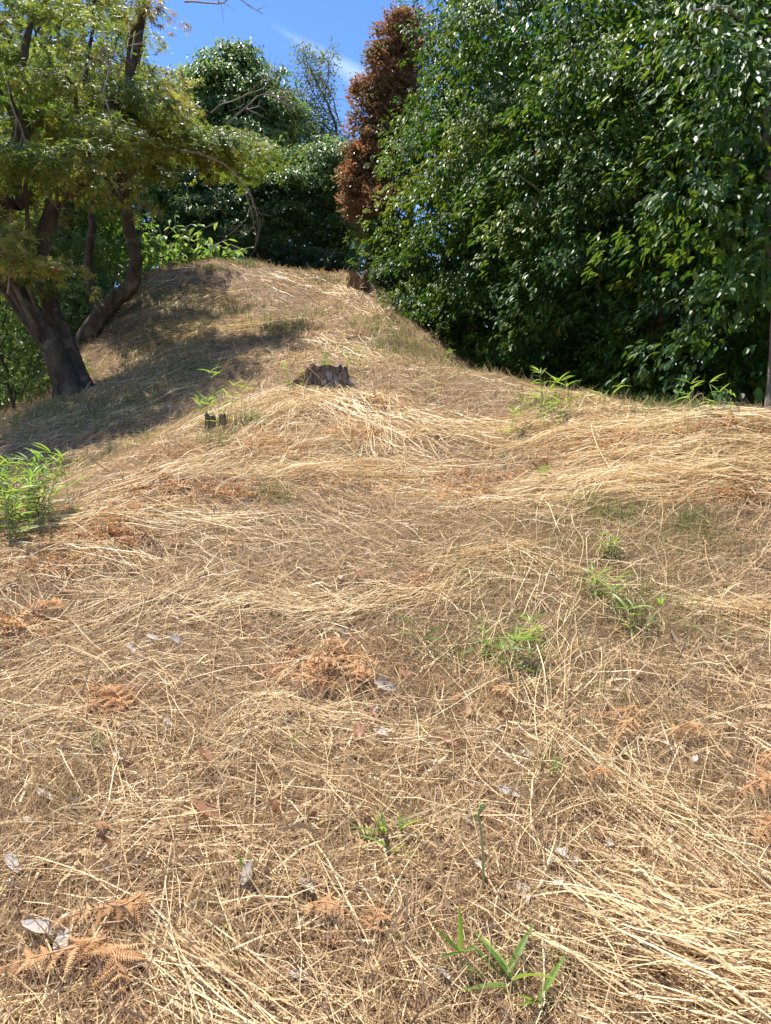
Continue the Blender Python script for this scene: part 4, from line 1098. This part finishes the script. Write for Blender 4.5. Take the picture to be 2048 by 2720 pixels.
for (u, v, L, a, l, k) in [
    (155, 2590, .085, 0.2, 'smooth grey fallen leaf standing between the bottom left fronds', 0), (140, 2530, .085, 1.4, 'curled grey leaf left of the stiff bracken stalk', 1),
    (300, 2460, .06, 0.4, 'small mauve grey leaf above the bottom left fronds', 2), (650, 2400, .07, -0.4, 'bleached curled leaf left of the bitten brown leaf', 3),
    (1400, 2440, .07, 0.3, 'white grey leaf with dark hollow right of the fiddlehead foot', 3), (1340, 2520, .09, 1.2, 'largest bleached white leaf below the fiddlehead', 1),
    (1290, 2350, .05, 0.5, 'small white leaf at the foot of the fiddlehead', 0), (1260, 2235, .04, 1.0, 'white scrap of leaf beside the fiddlehead stalk', 0),
    (1030, 1985, .06, 1.1, 'white leaf right of the upright orange leaf', 1), (460, 1955, .05, 0.9, 'white curled leaf in the left centre foreground', 3),
    (280, 2020, .07, 1.2, 'grey leaf behind the small green tuft, left foreground', 0), (310, 2035, .06, 0.3, 'pale grey leaf right of the small green tuft', 2),
    (140, 2165, .08, 1.0, 'grey leaf by the dry tuft near the left frame edge', 0), (50, 2355, .07, 0.8, 'dark grey leaf near the left frame edge', 0),
    (360, 1755, .06, 0.9, 'bright white curled leaf in the left middle distance', 3), (480, 1735, .07, 1.4, 'white leaf right of the bright curled leaf', 1),
    (425, 1725, .07, 1.2, 'grey white leaf between the two white leaves on the left', 0), (905, 1560, .08, 0.1, 'white leaf below the brown pair, middle distance', 1),
    (1055, 1860, .10, 0.9, 'patch of bleached leaf below the five leaved plant', 3), (1050, 1900, .07, 0.2, 'white leaf scrap in front of the bleached patch', 0),
    (1380, 2150, .07, 1.2, 'grey leaf by the clipped tuft right of centre', 0), (1410, 2040, .05, 0.4, 'white leaf left of the hanging bracken frond', 1),
    (1920, 2400, .08, 0.2, 'white leaf beside the bottom right straw swath', 2), (1510, 2320, .06, 1.1, 'pale leaf scraps in the right foreground', 1),
    (830, 2410, .06, 0.8, 'white leaf touching the bitten brown leaf', 1), (830, 2650, .06, 1.2, 'white leaf low in the straw at the bottom centre', 0),
]:
    fallen(u, v, L, a, GREY, l, GG, k)
for i in range(60):
    fallen(rng.uniform(20, 2030), rng.uniform(1430, 2700), rng.uniform(.025, .05), rng.uniform(0, 6.28), GREY, 'small bleached leaf fragment in the straw', 'bleached leaf fragments in the straw', None, 0.4)

# ------------------------------------------------------------------ bamboo grass and other green plants
def lance_mesh(i, mat, arch, fold):
    n = 9; V = []; F = []
    for k in range(n):
        t = k / (n - 1); w = 0.062 * math.sin(math.pi * min(1.0, 0.06 + 0.94 * t)) ** 0.7 * (1.15 - 0.5 * t)
        if k == n - 1: w = 0.001
        z = -arch * t * t
        V += [(-w, t, z + fold * w), (0, t, z), (w, t, z + fold * w)]
    for k in range(n - 1):
        b = 3 * k; F += [(b, b + 1, b + 4, b + 3), (b + 1, b + 2, b + 5, b + 4)]
    return tri_mesh('leaf', np.array(V), np.array(F), mat, np.full(len(V), (i + 0.5) / 6), False)
LANCE = [lance_mesh(i, M['bamboo'], (0.1, 0.25, 0.4, 0.15, 0.3, 0.2)[i], (0.5, 0.3, 0.8, 0.4, 0.6, 0.9)[i]) for i in range(6)]

def sasa(label, u, v, culms, h, leaf, spread=0.05, per=7, group='bamboo grass shoots', name='bamboo_grass', lean=0.25):
    base = G(u, v)
    root = thing(name, base, label, 'plant', group)
    P, D, N, S = [], [], [], []
    for c in range(culms):
        b = base + [rng.normal() * spread, rng.normal() * spread, 0]; b[2] = H(b[0], b[1])
        hh = h * rng.uniform(0.6, 1.1); d = np.array([rng.normal() * lean, rng.normal() * lean, 1.0])
        st = np.array([b + d * hh * t - [0, 0, 0.02] for t in np.linspace(0, 1, 6)])
        link('culm', Bag().tube(st, np.linspace(0.0028, 0.0015, 6), 4).mesh('culm', M['stalk'], base), root)
        for k in range(per):
            t = 1.0 if k < 3 else rng.uniform(0.12, 1.0); a = rng.random() * 2 * np.pi
            P.append(b + d * hh * t); e = rng.uniform(0.2, 1.2) if t > 0.9 else rng.uniform(-0.1, 0.7)
            D.append([math.cos(a), math.sin(a), e]); N.append([-math.cos(a) * 0.4 + 0.2 * rng.normal(), -math.sin(a) * 0.4 + 0.2 * rng.normal(), 1.0]); S.append(leaf * rng.uniform(0.6, 1.2))
    leaf_objects(root, base, np.array(P), np.array(D), np.array(N), np.array(S), LANCE)
    return root
sasa('dense bright green bamboo grass clump at the left frame edge', 45, 1410, 62, 0.36, 0.12, 0.13, 9)
sasa('bamboo grass sprouting over the small cut stump on the left', 575, 1140, 9, 0.30, 0.12, 0.07, 7)
sasa('bamboo grass shoot standing right of the small cut stump', 620, 1130, 3, 0.42, 0.13, 0.06, 6)
sasa('bamboo grass shoot nearest left of the large stump', 775, 1050, 3, 0.26, 0.11, 0.04, 6)
sasa('thin bamboo grass shoot at the right rear of the large stump', 920, 1000, 3, 0.30, 0.14, 0.06, 5)
sasa('bamboo grass tuft on the crest in front of the dark camellias', 1465, 1110, 8, 0.34, 0.15, 0.10, 7)
sasa('smaller bamboo grass tuft left in front of the crest tuft', 1395, 1160, 6, 0.22, 0.13, 0.08, 6)
sasa('bamboo grass shoot on the crest right of the crest tuft', 1600, 1085, 2, 0.2, 0.14, 0.05, 5)
sasa('low bamboo grass at the edge below the camellias, far right', 1860, 1105, 5, 0.25, 0.14, 0.15, 6)
sasa('low bamboo grass at the top of the hill, right of the middle', 820, 712, 6, 0.45, 0.25, 0.2, 7)
sasa('low bamboo grass at the top of the hill, left of the middle', 740, 710, 6, 0.4, 0.25, 0.2, 7)
sasa('low bamboo grass on the hilltop nearest the camellias', 900, 716, 5, 0.45, 0.25, 0.2, 7)
sasa('bamboo grass along the far side crest under the camellias', 1180, 970, 4, 0.22, 0.12, 0.12, 6)
sasa('small green weed tuft standing in stubble on the right', 1615, 1490, 5, 0.13, 0.07, 0.02, 12, 'small green weeds in the straw', 'green_weed', 0.2)
sasa('narrow green weed with thin leaves in the right middle distance', 1435, 1290, 3, 0.13, 0.09, 0.03, 6, 'small green weeds in the straw', 'green_weed')
sasa('leafy green weed left of the dry stalks in right foreground', 1560, 1590, 4, 0.10, 0.09, 0.04, 6, 'small green weeds in the straw', 'green_weed')
sasa('green grass shoots below the leaning dry stalk on the right', 1680, 1660, 6, 0.16, 0.11, 0.06, 6, 'small green weeds in the straw', 'green_weed')
sasa('dense green shoots among tall dry blades right of centre', 1395, 1780, 8, 0.17, 0.10, 0.07, 6, 'small green weeds in the straw', 'green_weed')
sasa('short green shoots between the five leaved plant and dense shoots', 1270, 1770, 5, 0.10, 0.08, 0.06, 5, 'small green weeds in the straw', 'green_weed')
sasa('green sprout with two leaves near the right frame edge', 1860, 1700, 1, 0.05, 0.10, 0.01, 3, 'small green weeds in the straw', 'green_weed')
sasa('green blades beside the dusky leaf left of the fiddlehead', 1045, 2270, 4, 0.06, 0.09, 0.03, 4, 'small green weeds in the straw', 'green_weed')
sasa('small green sprout left of the hanging bracken frond', 1465, 2080, 3, 0.05, 0.05, 0.03, 4, 'small green weeds in the straw', 'green_weed')
sasa('green grass shoots cut off at the bottom right of centre', 1385, 2690, 3, 0.05, 0.13, 0.02, 4, 'small green weeds in the straw', 'green_weed')

def placed_plant(label, stem, leaves, thick=0.003, w=1.0, name='bamboo_grass', group='bamboo grass shoots'):
    """stem = pixels from foot to tip; leaves = (stem parameter, tip du, tip dv, towards the camera)"""
    base = G(*stem[0]); D0 = base[1]
    root = thing(name, base, label, 'plant', group)
    path = smooth_path([at(u, v, D0) for u, v in stem], 12); path[0] = base - [0, 0, 0.02]
    link('culm', Bag().tube(path, np.linspace(thick, thick * 0.6, 12), 6).mesh('culm', M['stalk'], base), root)
    px = D0 / FPX
    P, D, N, S = [], [], [], []
    for (t, du, dv, tw) in leaves:
        k = int(t * 11); d = np.array([du * px, -tw * math.hypot(du, dv) * px, -dv * px])
        P.append(path[k]); D.append(d); S.append(np.linalg.norm(d)); N.append([0.15 * rng.normal(), -0.55, 1.0])
    leaf_objects(root, base, np.array(P), np.array(D), np.array(N), np.array(S), LANCE)
placed_plant('young plant with five broad green leaves standing in the straw at centre', [(1092, 1725), (1094, 1690), (1096, 1648)],
             [(1, -48, -20, .2), (1, 40, -14, .3), (.65, -44, -12, .3), (.4, 16, -30, .2), (.3, -6, 10, .3)], 0.002)
placed_plant('arching green bamboo leaf spray right of the five leaved plant', [(1105, 1740), (1115, 1712), (1130, 1690)], [(1, 55, -42, .2), (.9, 30, -30, .1), (.5, -8, 26, .1), (.8, 62, -20, .2)], 0.002)
placed_plant('green bamboo shoot with spread leaves below the fiddlehead', [(1232, 2620), (1226, 2560), (1222, 2530)],
             [(1, -64, -86, .2), (1, 2, -140, .1), (1, -66, -6, .4), (1, 50, -34, .3), (.6, 40, 14, .3), (.2, 60, 130, .4), (.3, -16, 60, .3), (.5, 70, 10, .4)], 0.003)
placed_plant('single green blade standing left of the fiddlehead', [(985, 2270), (975, 2230), (966, 2205)], [(0.2, -14, -62, .0)], 0.001, name='green_weed', group='small green weeds in the straw')
placed_plant('green grass leaf pair at the bottom right of centre', [(1390, 2700), (1380, 2680), (1372, 2665)], [(1, -40, -50, .1), (.6, 60, -20, .2), (.4, 30, 50, .3)], 0.002, name='green_weed', group='small green weeds in the straw')
placed_plant('lone green blade lying in the right foreground straw', [(1965, 2310), (1966, 2300), (1968, 2290)], [(0, 6, -90, 0.0)], 0.001, name='green_weed', group='small green weeds in the straw')
placed_plant('long green blade in the left centre foreground', [(735, 2005), (750, 1985), (765, 1970)], [(1, 45, -32, 0.1), (0.2, -35, 40, .2)], 0.001, name='green_weed', group='small green weeds in the straw')
placed_plant('yellowing green blade left of the fiddlehead stalk', [(1215, 2310), (1160, 2290), (1120, 2275)], [(1, -10, -4, .1), (0.0, -105, -38, 0.1)], 0.0008, name='green_weed', group='small green weeds in the straw')
placed_plant('long green blade standing left of the bitten brown leaf', [(665, 2370), (655, 2320), (645, 2280)], [(0.1, -22, -95, 0.0)], 0.001, name='green_weed', group='small green weeds in the straw')
placed_plant('green blades beside the tan leaf at the bottom centre', [(1055, 2550), (1045, 2520), (1035, 2500)], [(0.1, -30, -58, 0.0), (0.0, 45, -20, .1)], 0.001, name='green_weed', group='small green weeds in the straw')

# the fiddlehead
def fiddlehead():
    base = G(1283, 2390); D0 = base[1]
    root = thing('fiddlehead', base, 'single green fiddlehead on a bare upright stalk in the foreground', 'fern shoot')
    path = smooth_path([base - [0, 0, 0.02], at(1284, 2330, D0), at(1282, 2260, D0), at(1277, 2200, D0), at(1271, 2165, D0), at(1276, 2145, D0)], 20)
    link('stalk', Bag().tube(path, np.linspace(0.0038, 0.0026, 20), 8).mesh('stalk', M['stalk'], base), root)
    for (u, v, s) in ((1281, 2142, 1.0), (1262, 2168, 0.8), (1266, 2178, .7), (1274, 2152, .7)):
        c = at(u, v, D0 - 0.004); a = np.linspace(0, 4.6 * np.pi, 40); rad = 0.008 * s * (1 - a / (5.2 * np.pi))
        p = c + np.stack([np.cos(a) * rad, 0.0008 * a * 0.3, np.sin(a) * rad], 1)
        b = Bag().tube(p, np.linspace(0.0022, 0.0012, 40) * s, 5)
        link('crozier', b.mesh('crozier', M['crozier'], base), root)
        st = smooth_path([path[15], (path[15] + p[0]) / 2, p[0]], 6)
        link('side_stalk', Bag().tube(st, 0.0016, 5).mesh('side_stalk', M['stalk'], base), root)
fiddlehead()

# tall dry stalks that stand or lean above the straw
def dry_stalk(label, px, depth=0.0, r=0.0022, seed_head=False):
    base = G(*px[0]); D0 = base[1]
    root = thing('dry_stalk', base, label, 'dry stalk', 'tall dry grass stalks')
    path = smooth_path([at(u, v, D0 - depth * i) for i, (u, v) in enumerate(px)], 16); path[0] = base - [0, 0, 0.02]
    link('stem', Bag().tube(path, np.linspace(r, r * 0.5, 16), 5, r=0.8).mesh('stem', M['straw'], base), root)
    if seed_head:
        q = path[-6:]; n = 60; t = rng.integers(0, 5, n); f = rng.random(n)[:, None]
        P = q[t] * (1 - f) + q[t + 1] * f
        V, F, k = leaf_arrays(P, np.gradient(q, axis=0)[t] / np.linalg.norm(np.gradient(q, axis=0)[t], axis=1, keepdims=True) + rng.normal(size=(n, 3)) * 0.35, rng.normal(size=(n, 3)), rng.uniform(0.008, 0.016, n) * D0 / 4, T_KITE)
        link('seed_head', tri_mesh('seed_head', V - base, F, M['stubble'], np.repeat(rng.random(n), k)), root)
for a in [
    ('tall arching dry stalk with seed head against the dark camellias', [(1535, 1010 + 20), (1560, 985), (1590, 958), (1630, 953)], 0, 0.004, True),
    ('lower arching dry stalk right of the tall arching one', [(1540, 1035), (1570, 1000), (1610, 992), (1632, 1008)], 0, 0.0035, False),
    ('short leaning dry stalk left of the arching stalks', [(1505, 1025), (1520, 1005), (1536, 988)], 0, 0.004, True),
    ('upright dry stalk on the crest left of the leaning stalk', [(1470, 1020), (1473, 985), (1480, 955)], 0, 0.003, True),
    ('bent dry stalk with hooked tip under the camellias', [(1395, 1000), (1398, 975), (1400, 940)], 0, 0.003, True),
    ('dry hooked stalk on the hillside edge before the dark hollow', [(1112, 945), (1105, 925), (1098, 914), (1094, 916)], 0, 0.004, False),
    ('thin bent straw standing on the right crest', [(1868, 1165), (1866, 1110), (1864, 1044), (1810, 1090)], 0, 0.003, False),
    ('upright dry stalk at the far right crest', [(2030, 1080), (2034, 1050), (2038, 1030)], 0, 0.004, True),
    ('dry loop of grass on the right crest near the frame edge', [(1940, 1085), (1955, 1062), (1975, 1060), (1985, 1085)], 0, 0.003, False),
    ('leaning tan straw crossing in front of the large stump', [(885, 1045), (845, 1000), (812, 972), (780, 958)], 0.02, 0.0035, False),
    ('long curved yellow stalk standing in the right stubble', [(1785, 1690), (1775, 1620), (1760, 1540), (1728, 1470), (1705, 1430)], 0.02, 0.0022, False),
    ('long yellow stalk bending right across the right stubble', [(1930, 1760), (1900, 1690), (1870, 1630), (1850, 1590)], 0.02, 0.0022, False),
    ('tall pale stalk arching among the dense green shoots', [(1370, 1870), (1365, 1760), (1340, 1690), (1300, 1650)], 0.02, 0.0022, False),
    ('straight dry stalk rising right of the dense green shoots', [(1500, 1900), (1480, 1800), (1450, 1740)], 0.02, 0.002, False),
    ('kinked yellow stalk at the left centre foreground', [(535, 2010), (520, 1900), (505, 1820)], 0.0, 0.0018, False),
    ('kinked straw standing in the left middle distance', [(355, 1720), (385, 1600), (370, 1560)], 0.02, 0.002, False),
]:
    dry_stalk(*a)

# ------------------------------------------------------------------ stumps
def stump_ring(cx_, cy_, rx, ry, z0, heights, n=40, flare=0.25, rough=0.08, seed=3):
    """bark wall with uneven rim: returns bark and top meshes"""
    g = np.random.default_rng(seed)
    a = np.linspace(0, 2 * np.pi, n, endpoint=False)
    lob = 1 + rough * np.convolve(np.tile(g.normal(size=n), 3), np.ones(3) / 3, 'same')[n:2 * n] + rough * 0.5 * g.normal(size=n)
    h = heights(a) + 0.012 * g.normal(size=n)
    rows = []
    lv = np.linspace(0, 1, 9)
    for t in lv:
        fl = 1 + flare * (1 - t) ** 2 * (1 + 0.5 * np.sin(a * 5 + 1))
        w = lob * fl * (1 + 0.04 * g.normal(size=n))
        rows.append(np.stack([cx_ + np.cos(a) * rx * w, cy_ + np.sin(a) * ry * w, z0 - 0.08 + (h + 0.08) * t], 1))
    V = np.concatenate(rows); F = []
    for i in range(len(lv) - 1):
        for j in range(n):
            k = (j + 1) % n; F.append((i * n + j, i * n + k, (i + 1) * n + k, (i + 1) * n + j))
    rim = rows[-1]
    inner = np.stack([cx_ + (rim[:, 0] - cx_) * 0.55, cy_ + (rim[:, 1] - cy_) * 0.55, z0 + h * 0.94 - 0.01 * g.random(n)], 1)
    r2 = rim + [0, 0, 0.003]; r2[:, :2] = [cx_, cy_] + (rim[:, :2] - [cx_, cy_]) * 0.97
    ctr = np.array([[cx_, cy_, z0 + h.mean() * 0.86]])
    V2 = np.concatenate([r2, inner, ctr]); F2 = []
    for j in range(n):
        k = (j + 1) % n; F2 += [(j, k, n + k), (j, n + k, n + j), (n + j, n + k, 2 * n)]
    return (V, np.array(F)), (V2, np.array(F2))

def big_stump():
    b = G(852, 1040); base = np.array([b[0], b[1] + 0.15, float(H(b[0], b[1] + 0.12))]); px = base[1] / FPX
    root = thing('tree_stump', base, 'large weathered cut stump on the crest of the spur', 'stump')
    wx = 62 * px
    hh = 62 * px
    def hs(a):       # left flank broken and sloping, right part sawn level
        c = np.cos(a)
        return hh * np.clip(np.where(c < -0.3, 1.05 + 0.8 * (c + 0.3), 0.93), 0.3, 1.1) + 0.008 * np.sin(a * 9)
    (V, F), (V2, F2) = stump_ring(0, 0, wx, wx * 0.75, 0, hs, 56, 0.22, 0.075, 4)
    link('bark', tri_mesh('bark', V, F, M['stump_bark'], smooth=False), root)
    link('cut_face', tri_mesh('cut_face', V2, F2, M['stump_cut'], smooth=False), root)
    # torn plates of bark standing off the wall
    g = np.random.default_rng(8)
    for k in range(30):
        a = g.uniform(math.pi * 0.95, math.pi * 2.05); c = np.array([math.cos(a) * wx * 1.04, math.sin(a) * wx * 0.78, 0])
        h0 = g.uniform(0.0, 0.5) * hh; h1 = min(h0 + g.uniform(0.2, 0.5) * hh, float(hs(np.array([a]))[0]) * g.uniform(0.7, 0.93)); w = g.uniform(0.02, 0.06)
        if h1 < h0 + 0.03: continue
        t = np.array([-math.sin(a), math.cos(a), 0]); o = np.array([math.cos(a), math.sin(a), 0])
        f0 = 1 + 0.2 * (1 - h0 / hh) ** 2; f1 = 1 + 0.2 * (1 - min(h1 / hh, 1)) ** 2
        q = []
        for (s, h, f, e) in ((-1, h0, f0, .012), (1, h0, f0, .014), (1, h1, f1, .02), (-1, h1, f1, .008)):
            q.append(c * f + t * w * s * g.uniform(.6, 1.1) + o * e + [0, 0, h])
        q = np.array(q); V3 = np.vstack([q, q - o * 0.02])
        F3 = [(0, 1, 2, 3), (0, 4, 5, 1), (1, 5, 6, 2), (2, 6, 7, 3), (3, 7, 4, 0)]
        link('bark_plate', tri_mesh('bark_plate', V3, np.array(F3), M['stump_wood'] if k % 3 == 0 else M['stump_bark']), root)
    # surface roots
    for (a, L) in ((3.5, 0.16), (4.3, 0.14), (5.3, 0.15), (6.0, 0.18)):
        d = np.array([math.cos(a), math.sin(a) * 0.8, 0]); p = np.array([d * wx * 0.9 + [0, 0, 0.10], d * (wx + L * 0.5) + [0, 0, 0.05], d * (wx + L) + [0, 0, -0.04]])
        p[:, 2] += H(base[0] + p[:, 0], base[1] + p[:, 1]) - base[2]
        link('root', Bag().tube(smooth_path(p, 7), np.linspace(0.06, 0.025, 7), 7, 0.1).mesh('root', M['stump_bark'], smooth=False), root)
    # a small fern growing from the top
    fp = bracken_green(base + np.array([0.03, -0.05, hh * 0.95]))
def bracken_green(p):
    root = thing('fern_seedling', p, 'small bright green fern growing on top of the large stump', 'fern')
    st = np.array([p - [0, 0, 0.05], p + [0.005, 0, 0.08], p + [0.02, -0.01, 0.16]])
    link('rachis', Bag().tube(smooth_path(st, 8), 0.002, 4).mesh('rachis', M['stalk'], p), root)
    P, D, N, S = [], [], [], []
    for t in np.linspace(0.3, 1, 9):
        for s in (-1, 1):
            P.append(st[0] + (st[2] - st[0]) * t); D.append([s, -0.2, 0.35]); N.append([0, -1, 0.6]); S.append(0.065 * (1.15 - 0.8 * t))
    leaf_objects(root, p, np.array(P), np.array(D), np.array(N), np.array(S), leaf_variants('fern', T_LANCE, M['lush'], 3), 'pinna')
big_stump()

def small_stump():
    b = G(556, 1152); base = np.array([b[0], b[1] + 0.05, float(H(b[0], b[1] + 0.05))]); px = base[1] / FPX
    root = thing('tree_stump', base, 'small grey cut stump under bamboo grass on the left crest', 'stump')
    (V, F), (V2, F2) = stump_ring(0, 0, 14 * px, 13 * px, 0, lambda a: np.full(a.shape, 40 * px) - 0.01 * np.cos(a), 24, 0.1, 0.05, 9)
    link('bark', tri_mesh('bark', V, F, M['stump_bark'], smooth=False), root); link('cut_face', tri_mesh('cut_face', V2, F2, M['stump_cut'], smooth=False), root)
    root2 = thing('tree_stump', G(592, 1140), 'second small dark cut stem beside the small grey stump', 'stump')
    (V, F), (V2, F2) = stump_ring(0, 0, 9 * px, 9 * px, 0, lambda a: np.full(a.shape, 36 * px), 18, 0.1, 0.06, 12)
    link('bark', tri_mesh('bark', V, F, M['stump_bark'], smooth=False), root2); link('cut_face', tri_mesh('cut_face', V2, F2, M['stump_cut'], smooth=False), root2)
small_stump()

def far_stump():
    b = G(955, 768); base = np.array([b[0], b[1] + 0.1, float(H(b[0], b[1] + 0.1))]); px = base[1] / FPX
    root = thing('tree_stump', base, 'rotten broken stump near the hilltop beside the camellias', 'stump')
    (V, F), (V2, F2) = stump_ring(0, 0, 24 * px, 20 * px, 0, lambda a: 30 * px * (1 + 0.35 * np.sin(a * 2 + 1) + 0.15 * np.sin(a * 5)), 30, 0.4, 0.10, 15)
    link('bark', tri_mesh('bark', V, F, M['stump_wood'], smooth=False), root); link('cut_face', tri_mesh('cut_face', V2, F2, M['stump_bark'], smooth=False), root)
    # pale sawn remnant further back
    b = G(822, 722); root = thing('tree_stump', b, 'pale low sawn stump on the hilltop under bamboo grass', 'stump')
    (V, F), (V2, F2) = stump_ring(0, 0, 16 * px, 12 * px, 0, lambda a: np.full(a.shape, 0.10), 20, 0.2, 0.08, 21)
    link('bark', tri_mesh('bark', V, F, M['stump_cut'], smooth=False), root); link('cut_face', tri_mesh('cut_face', V2, F2, M['stump_cut'], smooth=False), root)
far_stump()
print('objects', len(bpy.data.objects), 'tris', sum(len(o.data.polygons) for o in bpy.data.objects if o.type == 'MESH'))
